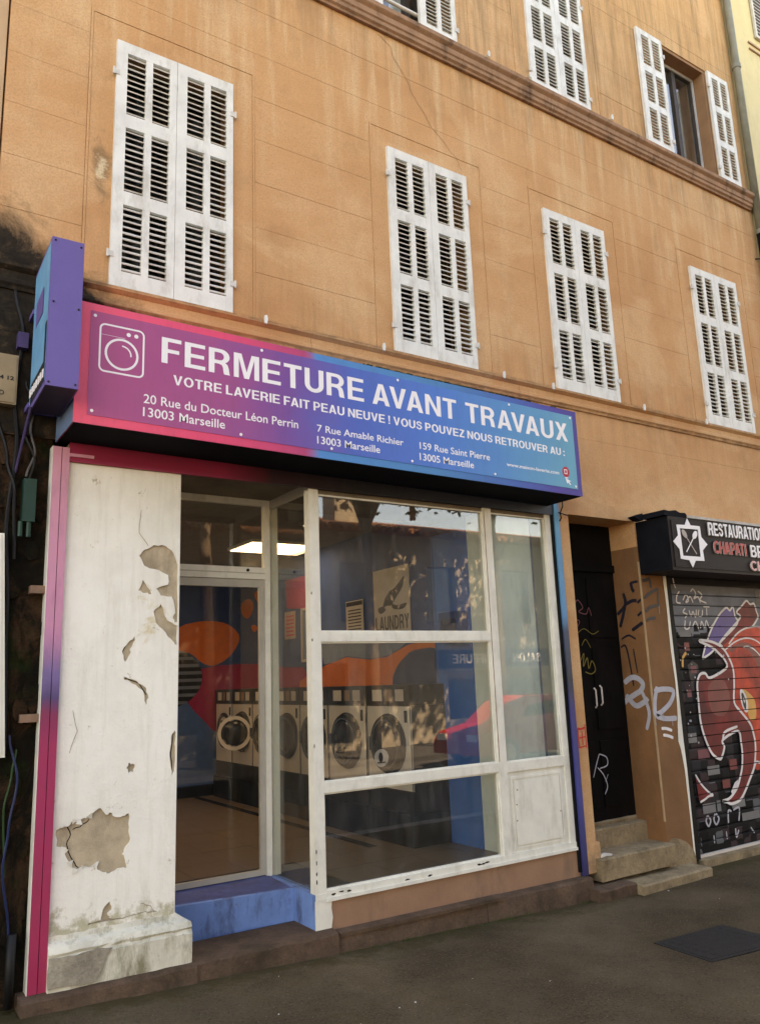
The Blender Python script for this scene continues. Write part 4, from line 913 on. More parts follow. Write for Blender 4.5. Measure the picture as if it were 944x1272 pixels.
C_('FERMETURE', .222, 1.700, 3.70, 3.872); C_('AVANT', 1.768, 2.547, 3.702, 3.866); C_('TRAVAUX', 2.635, 3.757, 3.702, 3.866)
C_('VOTRE LAVERIE FAIT PEAU NEUVE ! VOUS POUVEZ NOUS RETROUVER AU :', .300, 3.70, 3.570, 3.634)
T('20 Rue du Docteur Léon Perrin', .120, 1.165, 3.420, 3.477, .03); T('13003 Marseille', .118, .642, 3.336, 3.393, .03)
T('7 Rue Amable Richier', 1.310, 2.028, 3.422, 3.472, .03); T('13003 Marseille', 1.309, 1.820, 3.337, 3.390, .03)
T('159 Rue Saint Pierre', 2.175, 2.856, 3.420, 3.473, .03); T('13005 Marseille', 2.170, 2.687, 3.334, 3.388, .03)
T('www.maison-laverie.com', 3.03, 3.612, 3.398, 3.428, .045)
bm = new(); prism(bm, circle((3.695, 3.43), .042, .046), -.4352, -.4346); sobj('logo_roundel', bm, 'red')
bm = new()
for q in ((3.675, 3.71, 3.445, 3.452), (3.675, 3.71, 3.412, 3.419), (3.675, 3.681, 3.419, 3.445), (3.704, 3.71, 3.419, 3.445)): box(bm, q[0], q[1], -.4358, -.4353, q[2], q[3])
prism(bm, [(3.685, 3.375), (3.75, 3.355), (3.725, 3.35), (3.745, 3.325), (3.735, 3.32), (3.715, 3.342), (3.70, 3.33)], -.4352, -.4346); prism(bm, [(3.68, 3.385), (3.715, 3.385), (3.715, 3.375), (3.68, 3.375)], -.4356, -.4353); sobj('logo_mark', bm, 'lwhite')
# washing machine icon
def rrect(x0, x1, z0, z1, r_, n=5):
    P = []
    for cx, cz, a0 in ((x1-r_, z1-r_, 0), (x0+r_, z1-r_, 90), (x0+r_, z0+r_, 180), (x1-r_, z0+r_, 270)):
        for k in range(n+1): a = R(a0+90*k/n); P.append((cx+r_*math.cos(a), cz+r_*math.sin(a)))
    return P
bm = new(); stroke(bm, rrect(-.147, .112, 3.577, 3.874, .03), .011, -.4349, smooth=False, closed=True)
ring(bm, (-.018, 3.70), .087, .101, -.4352, -.4347); stroke(bm, [(-.018+.055*math.cos(R(a)), 3.70+.055*math.sin(R(a))) for a in (-5, 15, 35, 55, 75, 90)], .009, -.4351)
for c in ((.020, 3.835), (.066, 3.835)): prism(bm, circle(c, .013, n=14), -.4352, -.4347)
box(bm, -.14, .0, -.4351, -.4348, 3.806, 3.808); sobj('washing_machine_icon', bm, 'lwhite')
# torn top flashing with debris
bm = new()
for i in range(70):
    x = random.uniform(1.7, 3.6); h = random.uniform(.003, .012); box(bm, x, x+random.uniform(.01, .06), -.43, -.40, 3.991, 3.992+h)
for v in bm.verts: v.co = shear(v.co)
tag(obj('leaf_debris', bm, 'moss', sg), kind='stuff')
# ------------------------------------------------------------------ projecting blade sign
bs = thing('blade_sign', (-.38, -.3, 3.3), 'purple projecting box sign with cyan side print at the left end of the fascia', 'sign')
bx = [(-.472, -.62), (-.298, -.62), (-.284, -.10), (-.462, -.10)]
hexa_ = lambda z0, z1, P=bx: hexa(new(), [(x, y, z0) for x, y in P]+[(x, y, z1) for x, y in P])
obj('sign_case', hexa_(3.366, 4.255), 'blade', bs, bevel=.004)
obj('underside', hexa_(3.3645, 3.3658, [(-.465, -.61), (-.305, -.61), (-.29, -.11), (-.455, -.11)]), simple('case_bottom', (.035, .02, .045), .6), bs)
obj('side_print', hexa_(3.40, 4.23, [(-.4745, -.60), (-.4725, -.60), (-.4625, -.11), (-.4645, -.11)]), 'cyan', bs)
for z0, z1, y0, y1, m in ((3.40, 3.52, -.6, -.15, 'bladeblk'), (3.52, 3.75, -.6, -.42, 'bladeblk'), (3.86, 4.02, -.45, -.2, 'blade')):
    bm = new(); P = [(-.4758-.0004, y0), (-.4748, y0), (-.4658, y1), (-.4672, y1)]; obj('print_patch', hexa(bm, [(x, y, z0) for x, y in P]+[(x, y, z1) for x, y in P]), m, bs)
for k in range(7):
    y = -.58+.06*k; bm = new(); box(bm, -.480, -.476, y, y+.03, 3.42, 3.47); obj('print_mark', bm, 'lwhite', bs)
for x, z in ((-.455, 4.235), (-.315, 4.225), (-.45, 3.86), (-.315, 3.84), (-.455, 3.385), (-.315, 3.39)):
    bm = new(); prism(bm, circle((x, z), .006, n=8), -.6235, -.619); obj('rivet', bm, 'dark', bs)
obj('bracket', tube(new(), [(-.47, -.12, 3.30), (-.46, .0, 3.26), (-.46, .055, 3.26)], .012, 6), 'post_dark', bs); obj('bracket', B(-.47, -.30, -.10, .05, 4.0, 4.03), 'blade', bs); obj('bracket', B(-.47, -.30, -.10, .05, 3.40, 3.43), 'blade', bs)
obj('bracket', tube(new(), [(-.47, -.2, 3.37), (-.50, .02, 3.02)], .008, 6), 'post_dark', bs)
obj('junction_case', B(-.535, -.475, -.03, .05, 3.80, 3.90), 'post_dark', bs)

# ------------------------------------------------------------------ clutter on the grimy wall at the left
mb = thing('meter_box', (-.66, 0, 3.4), 'beige box marked 4 12 on the grimy wall at the left edge', 'meter box')
obj('box', B(-.80, -.525, -.03, .053, 3.425, 3.74), 'beige', mb, bevel=.006)
bm = new(); obj('box_lid', B(-.79, -.535, -.036, -.0305, 3.435, 3.73), 'beige', mb, bevel=.003)
text('4 12', 'ink', mb, -.625, -.545, 3.575, 3.60, -.037, bold=.03, th=.0006); text('O', 'ink', mb, -.625, -.595, 3.475, 3.505, -.037, bold=.02, th=.0006)
wp = thing('white_panel', (-.7, 0, 1.4), 'tall white panel on the grimy wall at the left edge below the meter box', 'panel')
bm = new(); hexa(bm, [(-1.1, -.03, 1.385), (-.475, -.03, 1.385), (-.475, .05, 1.385), (-1.1, .05, 1.385), (-1.1, -.03, 2.64), (-.545, -.03, 2.64), (-.545, .05, 2.64), (-1.1, .05, 2.64)]); obj('panel_sheet', bm, 'frame', wp, bevel=.004)
bm = new(); hexa(bm, [(-.51, -.036, 1.40), (-.495, -.036, 1.40), (-.495, -.0305, 1.40), (-.51, -.0305, 1.40), (-.575, -.036, 2.63), (-.56, -.036, 2.63), (-.56, -.0305, 2.63), (-.575, -.0305, 2.63)]); obj('panel_rib', bm, 'frame', wp)
for (z, x0, lab) in ((2.30, -.385, 'upper of two brick stubs sticking out of the grimy strip beside the pink post'), (1.565, -.405, 'lower of two brick stubs sticking out of the grimy strip beside the pink post')):
    bm = new(); box(bm, x0, x0+.125, -.012, .06, z, z+.045); tag(obj('brick_stub', bm, 'brick', bevel=.004), lab, 'brick', 'brick stubs beside the pink post')
gc = thing('cable_connector', (-.41, 0, 2.8), 'green plastic cable connector hanging on the grimy wall at the left', 'connector')
obj('body', B(-.455, -.385, -.03, .05, 2.72, 2.98), 'greenp', gc, bevel=.006)
for x in (-.46, -.415): obj('socket', tube(new(), [(x, -.01, 2.72), (x, -.01, 2.63)], .014, 8), 'greenp', gc)
def cable(P, r_, m, lab):
    pts = []; 
    for i in range(len(P)-1):
        for k in range(6): t = k/6; pts.append(tuple(P[i][j]+(P[i+1][j]-P[i][j])*(t*t*(3-2*t) if j != 2 else t) for j in range(3)))
    pts.append(P[-1]); tag(obj('cable', tube(new(), pts, r_, 6), m), lab, 'cable', 'loose cables on the grimy wall')
cable([(-.40, .03, 3.5), (-.43, .01, 3.3), (-.40, .0, 3.15), (-.44, .01, 3.0)], .007, 'cablew', 'pale cable hanging beside the blade sign down to the green connector')
cable([(-.56, .03, 4.2), (-.50, .02, 3.9), (-.53, .01, 3.5), (-.50, .02, 3.2), (-.53, .02, 2.7), (-.50, .02, 2.2), (-.47, .03, 1.4)], .012, 'cable', 'thick black cable running down past the white panel')
cable([(-.62, .03, 3.4), (-.55, .02, 3.1), (-.50, .0, 2.9), (-.48, .02, 2.5)], .010, 'cable', 'short black cable bowed out above the white panel')
cable([(-.45, .02, 1.5), (-.40, .0, 1.25), (-.43, .01, 1.0), (-.45, .0, .8), (-.40, .02, .45)], .007, 'cableb', 'blue cable snaking down the grimy wall at the lower left')
cable([(-.41, .02, 1.42), (-.43, .0, 1.3), (-.46, .01, 1.1), (-.44, .01, .75)], .006, 'cableg', 'green cable beside the blue one at the lower left')
tag(obj('standpipe', tube(new(), [(-.385, .0, .46), (-.39, -.005, .1)], .024, 10), 'cable', smooth=True), 'short black pipe standing against the grimy wall at the bottom left corner', 'pipe')
cable([(-.47, .02, 3.6), (-.42, .0, 3.45), (-.46, .01, 3.28), (-.40, .0, 3.1), (-.42, .02, 2.98)], .008, 'cable', 'black cable looping under the blade sign')

# ------------------------------------------------------------------ restaurant front
rs = thing('restaurant_sign', (6.5, -.2, 2.62), 'dark restaurant sign with crossed cutlery star and RESTAURATION lettering at the right edge', 'sign')
RY = -.37
obj('sign_box', B(5.066, 7.98, RY, 0, 2.625, 3.135), 'rsign', rs)
obj('face_panel', B(5.105, 7.95, RY-.008, RY-.0005, 2.655, 3.10), 'rsign', rs)
obj('side_sheet', B(5.0615, 5.0655, RY+.003, -.002, 2.63, 3.13), 'vblack', rs)
bm = new(); prism(bm, [(5.02, 3.14), (5.03, 3.19), (5.10, 3.185), (5.2, 3.2), (5.26, 3.18), (5.34, 3.185), (5.36, 3.165), (5.42, 3.16), (5.40, 3.137)], RY, RY+.25); prism(bm, [(4.93, 3.17), (5.06, 3.21), (5.06, 3.138), (5.0, 3.14)], -.1, -.02); obj('torn_felt', bm, 'vblack', rs)
obj('flashing', B(5.36, 7.98, RY-.01, .0, 3.137, 3.162), 'flash', rs)
star_o = [(5.342, 3.128), (5.30, 3.062), (5.175, 3.056), (5.182, 2.955), (5.100, 2.892), (5.180, 2.825), (5.182, 2.732), (5.305, 2.724), (5.345, 2.655), (5.40, 2.724), (5.535, 2.728), (5.53, 2.83), (5.612, 2.892), (5.53, 2.96), (5.525, 3.065), (5.385, 3.064)]
bm = holed_plate(star_o, [[(5.215, 3.025), (5.49, 3.03), (5.49, 2.765), (5.22, 2.762)]], RY-.011, .006); obj('star_emblem', bm, 'lwhite', rs)
def cutlery(x0, z0, x1, z1, fork):
    bm = new(); d = Vector((x1-x0, z1-z0)); d.normalize(); nn = Vector((-d.y, d.x))
    stroke(bm, [(x0, z0), (x1, z1)], .017, RY-.0125 if fork else RY-.0135, smooth=False)
    c = (x1, z1); P = []
    for k in range(16):
        a = 2*math.pi*k/16; r1, r2 = .048, .028; P.append((c[0]+d.x*r1*math.cos(a)+nn.x*r2*math.sin(a), c[1]+d.y*r1*math.cos(a)+nn.y*r2*math.sin(a)))
    prism(bm, P, RY-.0145, RY-.010)
    return bm
obj('spoon', cutlery(5.275, 2.80, 5.435, 2.975, False), 'lwhite', rs)
fk = obj('fork', cutlery(5.43, 2.79, 5.275, 2.975, True), 'poster', rs)
def RT(s_, m, x0, x1, z0, z1):
    caps(s_, 'flash', rs, x0+.004, x1+.004, z0-.004, z1-.003, RY-.009, th=.012, name='letter_edge')
    return caps(s_, m, rs, x0, x1, z0, z1, RY-.0215, th=.002)
RT('RESTAURATION', 'lwhite', 5.645, 6.58, 2.985, 3.115); RT('CHAPATI', 'rletter', 5.70, 6.235, 2.812, 2.935); RT('BRI', 'lwhite', 6.305, 6.57, 2.805, 2.93); RT('CH', 'pinkl', 6.275, 6.50, 2.668, 2.765)
rl = thing('roller_shutter', (6.7, .06, 0), 'closed roller shutter sprayed with a red and black graffiti creature at the right edge', 'roller shutter')
PZ = .1065
for k in range(25):
    z0 = .012+k*PZ; z1 = z0+PZ-.006
    if z1 > 2.66: break
    bm = new(); prism(bm, [(.080, z0), (.0722, z0+.006), (.0700, z0+.02), (.0700, z1-.02), (.0722, z1-.006), (.080, z1), (.09, z1), (.09, z0)], 5.53, 7.93, 'x'); obj('slat', bm, 'shut', rl)
obj('backing', B(5.52, 7.94, .091, .11, .0, 2.7), 'black', rl)
obj('guide_rail', B(5.44, 5.528, .02, .12, -.02, 2.64), 'black', rl); obj('guide_rail', B(7.932, 7.97, .02, .12, -.02, 2.64), 'black', rl)
obj('bottom_bar', B(5.53, 7.93, .05, .095, -.012, .011), 'steel', rl)
obj('shop_sill', B(5.50, 8.0, -.03, .3, -.12, -.0125), 'slab', bld)
obj('far_pier', B(7.971, 8.06, 0, .34, -.1, 3.27), MW, bld)
def slatcut(bm):
    for k in range(26):
        zc = .012+k*PZ-.003
        for dz in (-.0042, .0042):
            bmesh.ops.bisect_plane(bm, geom=bm.verts[:]+bm.edges[:]+bm.faces[:], plane_co=(0, 0, zc+dz), plane_no=(0, 0, 1))
    dead = []
    for f_ in bm.faces:
        zc = f_.calc_center_median().z; k = round((zc-.009)/PZ)
        if abs(zc-(.009+k*PZ)) < .0040: dead.append(f_)
    bmesh.ops.delete(bm, geom=dead, context='FACES'); return bm
LY = [.0694]
def gpoly(P, m, smooth=0):
    if smooth: P = cr(P, smooth, True)
    LY[0] -= .0004; return obj('graffiti_shape', slatcut(sheet(new(), P, LY[0])), m, rl)
def gline(Ls, wd, m):
    bm = new()
    for L_ in Ls: LY[0] -= .00025; stroke(bm, L_, wd, LY[0])
    return obj('graffiti_line', slatcut(bm), m, rl)
gpoly([(5.72, 1.76), (5.80, 1.80), (5.88, 1.76), (5.9, 1.55), (5.75, 1.5)], 'spray_k'); 
for (x, z, a, b_, m) in ((5.65, 2.03, .18, .10, 'spray_gr'), (5.70, 1.90, .08, .08, 'spray_pd'), (5.76, 1.68, .09, .07, 'spray_pk'), (5.66, 1.45, .07, .07, 'spray_pk'), (6.87, 2.30, .10, .12, 'spray_k'), (7.02, 2.38, .09, .16, 'spray_k'), (5.60, 1.02, .13, .09, 'spray_gr'), (5.72, .86, .18, .09, 'spray_pk'), (5.84, .70, .19, .085, 'spray_gr'), (6.16, .36, .22, .11, 'spray_gr'), (5.70, .36, .2, .09, 'spray_gr'), (6.2, .72, .12, .1, 'spray_pd'), (6.05, .56, .12, .08, 'spray_pd'), (6.3, .22, .3, .08, 'spray_gr'), (5.92, .36, .06, .10, 'spray_gr')):
    gpoly([(x, z), (x+a, z), (x+a, z+b_), (x, z+b_)], m)
fe1 = [(5.956, 1.818), (6.05, 1.97), (6.18, 2.13), (6.31, 2.25), (6.40, 2.31), (6.47, 2.339), (6.52, 2.31), (6.579, 2.349), (6.60, 2.25), (6.623, 2.173), (6.321, 1.999), (6.117, 1.877)]
gpoly(fe1, 'spray_v')
fe2 = [(6.263, 1.968), (6.45, 2.09), (6.691, 2.238), (6.635, 2.294), (6.74, 2.36), (6.841, 2.42), (6.90, 2.385), (6.976, 2.389), (7.0, 2.31), (7.013, 2.241), (6.86, 2.126), (6.65, 2.045), (6.408, 1.912)]
gpoly(fe2, 'spray_dr'); gline([fe1+[fe1[0]], fe2+[fe2[0]]], .022, 'spray_w')
crest = [(6.29, 1.86), (6.5, 2.02), (6.75, 2.12), (7.05, 2.13), (7.3, 2.05), (7.5, 1.8), (7.5, 1.4), (7.0, 1.2), (6.8, 1.5)]
gpoly(crest, 'spray_or', 4); gline([[(6.43, 1.96), (6.6, 2.07), (6.80, 2.13), (7.05, 2.135), (7.3, 2.05)]], .018, 'spray_w')
gpoly([(6.41, 1.90), (6.62, 1.97), (6.80, 1.96), (6.95, 1.85), (7.1, 1.6), (7.1, 1.1), (6.98, 1.3), (6.9, 1.62), (6.75, 1.80), (6.55, 1.86)], 'spray_pd', 3)
gline([[(6.35, 1.90), (6.55, 1.985), (6.75, 2.02), (6.93, 1.99), (7.06, 1.90), (7.2, 1.7)], [(6.45, 1.80), (6.60, 1.90), (6.78, 1.93), (6.95, 1.84), (7.08, 1.66), (7.15, 1.4)]], .016, 'spray_w')
ro = [(6.33, 1.80), (6.45, 1.86), (6.61, 1.93), (6.797, 1.86), (6.93, 1.65), (6.97, 1.35), (6.94, 1.0), (6.80, .72), (6.60, .70), (6.66, .92), (6.62, 1.141), (6.44, 1.32), (6.40, 1.5), (6.42, 1.7)]
gpoly(ro, 'spray_or', 3); gpoly([(6.56, 1.48), (6.66, 1.46), (6.76, 1.36), (6.74, 1.2), (6.64, 1.18), (6.60, 1.28)], 'spray_am', 4)
gpoly([(6.9, 1.4), (7.0, 1.5), (7.3, 1.3), (7.2, .9), (6.95, .8)], 'spray_or', 3)
bd = [(5.813, 1.462), (5.825, 1.58), (5.88, 1.66), (5.968, 1.673), (6.046, 1.627), (6.331, 1.717), (6.32, 1.80), (6.254, 1.853), (6.13, 1.93), (5.94, 1.99), (6.0, 2.0), (6.16, 1.98), (6.30, 1.925), (6.39, 1.83), (6.445, 1.70), (6.43, 1.55), (6.395, 1.367), (6.50, 1.26), (6.624, 1.141), (6.66, 1.03), (6.668, .943), (6.64, .82), (6.589, 0.704), (6.49, .60), (6.391, 0.499), (6.285, 0.426), (6.149, 0.407), (6.08, .43), (6.012, 0.447), (6.10, .455), (6.18, 0.487), (6.27, .55), (6.328, 0.625), (6.39, .73), (6.423, 0.857), (6.425, .97), (6.396, 1.085), (6.128, 1.016), (6.14, .95), (6.101, 0.882), (6.06, .84), (6.021, 0.846), (5.97, .87), (5.92, 0.913), (5.87, 1.0), (5.83, 1.104), (5.81, 1.2), (5.806, 1.275)]
gpoly(bd, 'spray_dr'); gpoly([(6.0, 1.55), (6.25, 1.60), (6.33, 1.4), (6.2, 1.25), (6.0, 1.3)], 'spray_pd', 4); gline([bd+[bd[0]]], .027, 'spray_w')
gpoly([(6.18, .487), (6.27, .55), (6.30, .62), (6.24, .6), (6.16, .52)], 'spray_w')
gline([[(6.128, 1.016), (6.18, 1.09), (6.396, 1.13)], [(6.589, .704), (6.64, .76), (6.721, .75), (6.80, .78)]], .026, 'spray_w')
ey = [(6.511, 1.478), (6.56, 1.49), (6.61, 1.42), (6.625, 1.34), (6.605, 1.267), (6.55, 1.27), (6.51, 1.36)]
gpoly(ey, 'spray_w', 4); gpoly([(6.53, 1.45), (6.56, 1.455), (6.585, 1.40), (6.59, 1.33), (6.57, 1.29), (6.545, 1.32), (6.53, 1.39)], 'spray_k', 4); gpoly([(6.55, 1.40), (6.565, 1.41), (6.575, 1.37), (6.56, 1.35)], 'spray_w')
gpoly([(5.632, .714), (5.70, .63), (5.80, .55), (5.868, .504), (5.75, .495), (5.644, .487)], 'spray_dr'); gline([[(5.632, .73), (5.70, .64), (5.80, .555), (5.87, .52)], [(5.66, .475), (5.74, .495), (5.80, .515), (5.87, .515)]], .02, 'spray_w')
gline([[(5.62, 1.74), (5.64, 1.83), (5.70, 1.88)]], .03, 'spray_am')
# tags
gline([[(5.62, 2.62), (5.63, 2.56), (5.65, 2.52)], [(5.70, 2.49), (5.65, 2.44), (5.64, 2.38), (5.70, 2.37)], [(5.74, 2.40), (5.80, 2.46), (5.83, 2.40), (5.78, 2.38), (5.86, 2.44), (5.90, 2.38)], [(5.88, 2.49), (5.92, 2.52), (5.96, 2.47), (5.92, 2.42), (5.99, 2.44), (6.02, 2.38)], [(6.0, 2.5), (6.06, 2.46), (6.02, 2.41), (6.12, 2.38)],
       [(5.76, 2.32), (5.72, 2.28), (5.78, 2.26), (5.74, 2.22)], [(5.82, 2.30), (5.84, 2.24), (5.88, 2.29), (5.91, 2.23), (5.94, 2.31)], [(5.98, 2.31), (5.96, 2.25), (6.02, 2.25), (6.04, 2.31)], [(6.06, 2.34), (6.16, 2.34)], [(6.11, 2.33), (6.10, 2.24)],
       [(5.74, 2.20), (5.72, 2.12), (5.78, 2.12), (5.82, 2.19)], [(5.84, 2.13), (5.90, 2.19), (5.94, 2.12)], [(5.97, 2.12), (6.0, 2.19), (6.04, 2.13), (6.08, 2.20), (6.12, 2.13), (6.20, 2.17)]], .015, 'spray_w')
gline([[(5.74, .345), (5.71, .30), (5.74, .25), (5.78, .30), (5.74, .345)], [(5.86, .35), (5.83, .30), (5.86, .25), (5.91, .30), (5.87, .35)], [(6.05, .24), (6.07, .35), (6.12, .34)], [(6.15, .35), (6.25, .36), (6.22, .24)], [(5.80, .16), (5.80, .09)], [(6.0, .17), (6.0, .10)], [(6.15, .18), (6.15, .10), (6.2, .16)], [(6.4, .16), (6.45, .10)]], .020, 'spray_g')
bm = new()
for i in range(40): x = random.uniform(5.6, 6.5); z = random.uniform(1.0, 1.95); prism(bm, circle((x, z), random.uniform(.004, .012), n=7), .0560, .0561) if not (5.83 < x < 6.42 and z < 1.6) else None
tag(obj('spray_specks', bm, 'spray_g', rl), kind='stuff')

# ------------------------------------------------------------------ interior
FZ = .36
ro_ = thing('laundry_interior', (1.5, 3, FZ), 'dim laundry room behind the glass with tiled floor and painted mural walls', 'room')
obj('floor', B(-.2, 3.9, .781, 5.4, .30, .352), 'grout', ro_); obj('floor', B(1.5355, 3.9, .251, .780, .30, .352), 'grout', ro_); obj('floor', B(1.5355, 3.9, .071, .2505, .315, .352), 'grout', ro_)
tm = None
for i in range(9):
    for j in range(12):
        x = -.2+i*.40; y = .10+j*.43 if j else .10
        x1 = min(x+.396, 3.2); y1 = min(y+.426, 5.3)
        if x1-x < .05 or (y < .76 and x < 1.53): 
            continue
        obj('floor_tile', box(new(), x, x1, y, y1, .3525, FZ+random.uniform(-.0006, .0006)), 'tile', ro_)
obj('ceiling', B(-.45, 3.95, .762, 5.6, 3.235, 3.40), 'ceil', ro_); obj('front_ceiling', B(1.537, 3.95, .071, .7615, 3.117, 3.40), 'ceild', ro_)
obj('left_wall', B(-.45, -.2, .10, 5.6, -.1, 3.235), 'mgrey', ro_)
# back wall with mural
bw = obj('back_wall', B(-.2, 3.2, 5.2, 5.5, FZ+.13, 3.235), 'mnavy', ro_); obj('back_skirting', B(-.2, 3.2, 5.17, 5.5, FZ, FZ+.13), 'skirting', ro_)
pwd = obj('partition_wall', B(3.2, 3.3, .125, 5.2, FZ, 3.235), 'mnavy', ro_)
L = [5.1985]
def mb_(P, m, sm=0):
    if sm: P = cr(P, sm, True)
    L[0] -= .0012; obj('mural_shape', sheet(new(), P, L[0]), m, bw)
mb_([(-.2, 1.9), (1.5, 2.05), (2.3, 1.97), (2.642, 1.949), (2.9, 1.99), (3.199, 2.001), (3.199, .5), (-.2, .5)], 'mmag')
mb_([(-.2, 1.72), (1.6, 1.82), (2.1, 1.78), (2.361, 1.66), (2.536, 1.43), (2.711, 1.259), (2.778, 1.184), (2.9, 1.10), (3.05, .5), (-.2, .5)], 'mblue')
mb_([(2.1, 2.35), (2.361, 2.500), (2.458, 2.535), (2.681, 2.572), (2.932, 2.553), (3.095, 2.477), (3.178, 2.347), (3.096, 2.174), (2.957, 2.048), (2.798, 1.987), (2.641, 2.033), (2.463, 2.161), (2.2, 2.15)], 'morange', 3)
mb_(circle((2.2, 1.84), .455, .37), 'mgrey')
for k in range(8):
    z = 2.16-k*.093; h = .052; P = []
    def hw(zz): q = 1-((zz-1.84)/.37)**2; return .455*math.sqrt(max(q, 0.01))
    mb_([(1.75, z), (2.2+hw(z), z), (2.2+hw(z-h), z-h), (1.75, z-h)], 'mblack')
LX = [3.1985]
def ms(P, m, sm=0, par=None):
    if sm: P = cr(P, sm, True)
    LX[0] -= .0012; return obj('mural_shape', sheet(new(), P, LX[0], 'x'), m, par or pwd)
ms([(5.199, 2.0), (4.458, 1.978), (3.864, 1.915), (3.4, 1.90), (3.2, 1.7), (3.2, .4), (5.199, .4)], 'mmag')
ms([(5.918-.73, 2.761), (5.1, 2.83), (4.9, 2.843), (4.79, 2.771), (4.82, 2.671), (4.95, 2.594), (5.12, 2.642)], 'morange', 3); ms([(4.75, 2.903), (4.6, 2.927), (4.45, 2.844), (4.5, 2.763), (4.65, 2.783)], 'morange', 3); ms([(4.85, 2.47), (4.75, 2.493), (4.65, 2.44), (4.75, 2.396)], 'morange', 3)
ms([(3.83, 2.97), (3.09, 2.96), (3.0, 2.7), (3.10, 2.55), (3.8, 2.62)], 'mmag')
ms([(3.49, 1.3), (3.49, 1.736), (3.3, 1.80), (3.10, 1.83), (2.887, 1.90), (2.416, 1.975), (1.95, 1.93), (1.631, 1.945), (1.273, 2.042), (1.0, 2.06), (.762, 2.05), (.78, 1.2)], 'morange', 0)
ms([(2.9, 2.20), (2.3, 2.16), (1.6, 2.12), (1.3, 2.06), (1.631, 1.955), (2.0, 1.94), (2.416, 1.985), (2.887, 1.91)], 'mgrey', 2)
ms([(1.60, 1.2), (1.537, 1.756), (1.46, 1.85), (1.388, 1.90), (1.25, 1.97), (1.146, 1.99), (.92, 2.0), (.781, 1.98), (.781, 1.2)], 'mdeep', 0)
# laundry poster with big dark letters and a bird
ps = thing('laundry_poster', (3.19, 1.5, 2.15), 'large brown and grey LAUNDRY poster with a bird on the wall behind the upper pane', 'poster')
obj('sheet', B(3.178, 3.185, 1.19, 1.815, 2.15, 2.81), 'poster', ps)
def textx(s_, m, par, y0, y1, z0, z1, x, bold=.02):   # reads from +y to -y, facing -x
    return caps(s_, m, par, y0, y1, z0, z1, x, ax='x', th=.001)
textx('LAUNDRY', 'ink', ps, 1.79, 1.21, 2.20, 2.34, 3.177, .02)
bm = new(); sheet(bm, cr([(1.62, 2.50), (1.52, 2.58), (1.44, 2.60), (1.34, 2.66), (1.26, 2.70), (1.30, 2.60), (1.42, 2.50), (1.50, 2.44), (1.60, 2.44), (1.66, 2.40)], 4, True), 3.1772, 'x'); sheet(bm, cr([(1.50, 2.46), (1.40, 2.43), (1.24, 2.44), (1.30, 2.39), (1.46, 2.40)], 4, True), 3.1768, 'x'); sheet(bm, cr([(1.74, 2.42), (1.66, 2.44), (1.60, 2.40), (1.70, 2.37)], 4, True), 3.1764, 'x'); obj('bird', bm, 'ink', ps)
pr_ = thing('price_list', (3.19, 2.2, 2.2), 'brown price list sheet pinned left of the laundry poster', 'poster')
obj('sheet', B(3.18, 3.186, 2.03, 2.375, 2.22, 2.555), 'poster', pr_); bm = new(); box(bm, 3.1785, 3.1795, 2.04, 2.365, 2.50, 2.545)
for k in range(7): box(bm, 3.1785, 3.1795, 2.07, 2.33, 2.25+k*.033, 2.262+k*.033)
obj('print_lines', bm, 'ink', pr_)
nt_ = thing('notice', (3.19, 3.7, 2.2), 'pinkish notice sheet on the magenta wall seen behind the side glass', 'poster')
obj('sheet', B(3.178, 3.184, 3.55, 3.83, 2.245, 2.57), 'posterg', nt_); bm = new()
for k in range(6): box(bm, 3.1765, 3.1775, 3.59, 3.79, 2.28+k*.045, 2.298+k*.045)
obj('print_lines', bm, 'red', nt_)
fb = thing('framed_board', (3.19, 3.2, 1.95), 'pale framed board on the wall behind the side glass', 'board')
obj('frame', holed_wall(0, .3, 1.96, 2.58, [(.03, .27, 1.99, 2.55)], 0, .02), 'poster', fb)
for v in fb.children[0].data.vertices:
    x, y, z = v.co+rootloc(fb); v.co = Vector((3.17+y, 3.10+x, z))-rootloc(fb)
obj('panel', B(3.182, 3.188, 3.13, 3.37, 1.99, 2.55), 'mgrey', fb)
# blue panel at the end of the partition, TV-like box, niche boards
obj('blue_panel', B(3.165, 3.2, .29, .80, FZ, 3.0), 'column', ro_); obj('blue_panel_edge', B(3.160, 3.1645, .775, .80, FZ, 3.0), 'mblue', ro_)
obj('niche_board', B(3.172, 3.1985, .074, .288, FZ, 3.1), 'greygreen', ro_)
bb = thing('grey_box', (3.1, .45, 2.1), 'dark blue appliance high on the blue panel behind the upper pane', 'appliance'); obj('case', B(3.06, 3.1645, .33, .60, 2.02, 2.28), 'mnavy', bb, bevel=.01); obj('screen', B(3.055, 3.0595, .36, .57, 2.08, 2.22), 'mdeep', bb)
# display niche behind the right-hand pane
obj('niche_back', B(3.2, 3.735, .10, .12, .98, 3.117), 'greygreen', ro_); obj('niche_back', B(3.745, 3.92, .16, .18, .98, 3.117), 'greyd', ro_); obj('niche_floor', B(3.21, 3.93, .071, .30, .95, .975), 'frame', ro_); obj('niche_post', B(3.7355, 3.7445, .085, .20, .98, 3.117), 'mgrey', ro_); obj('niche_side', B(3.92, 3.95, .071, .3, .3, 3.117), 'greyd', ro_)
obj('right_wall', B(3.3, 3.95, .30, 5.6, -.1, 3.235), 'dark', ro_) if False else obj('right_wall', B(3.93, 3.96, .3, 5.6, -.1, 3.4), 'dark', ro_)
obj('rear_wall', B(-.45, 3.95, 5.6, 5.7, -.1, 3.4), 'dark', ro_)
cl_ = thing('ceiling_light', (2.65, 3.0, 3.2), 'lit square ceiling light panel inside, seen through the glass above the door', 'ceiling light')
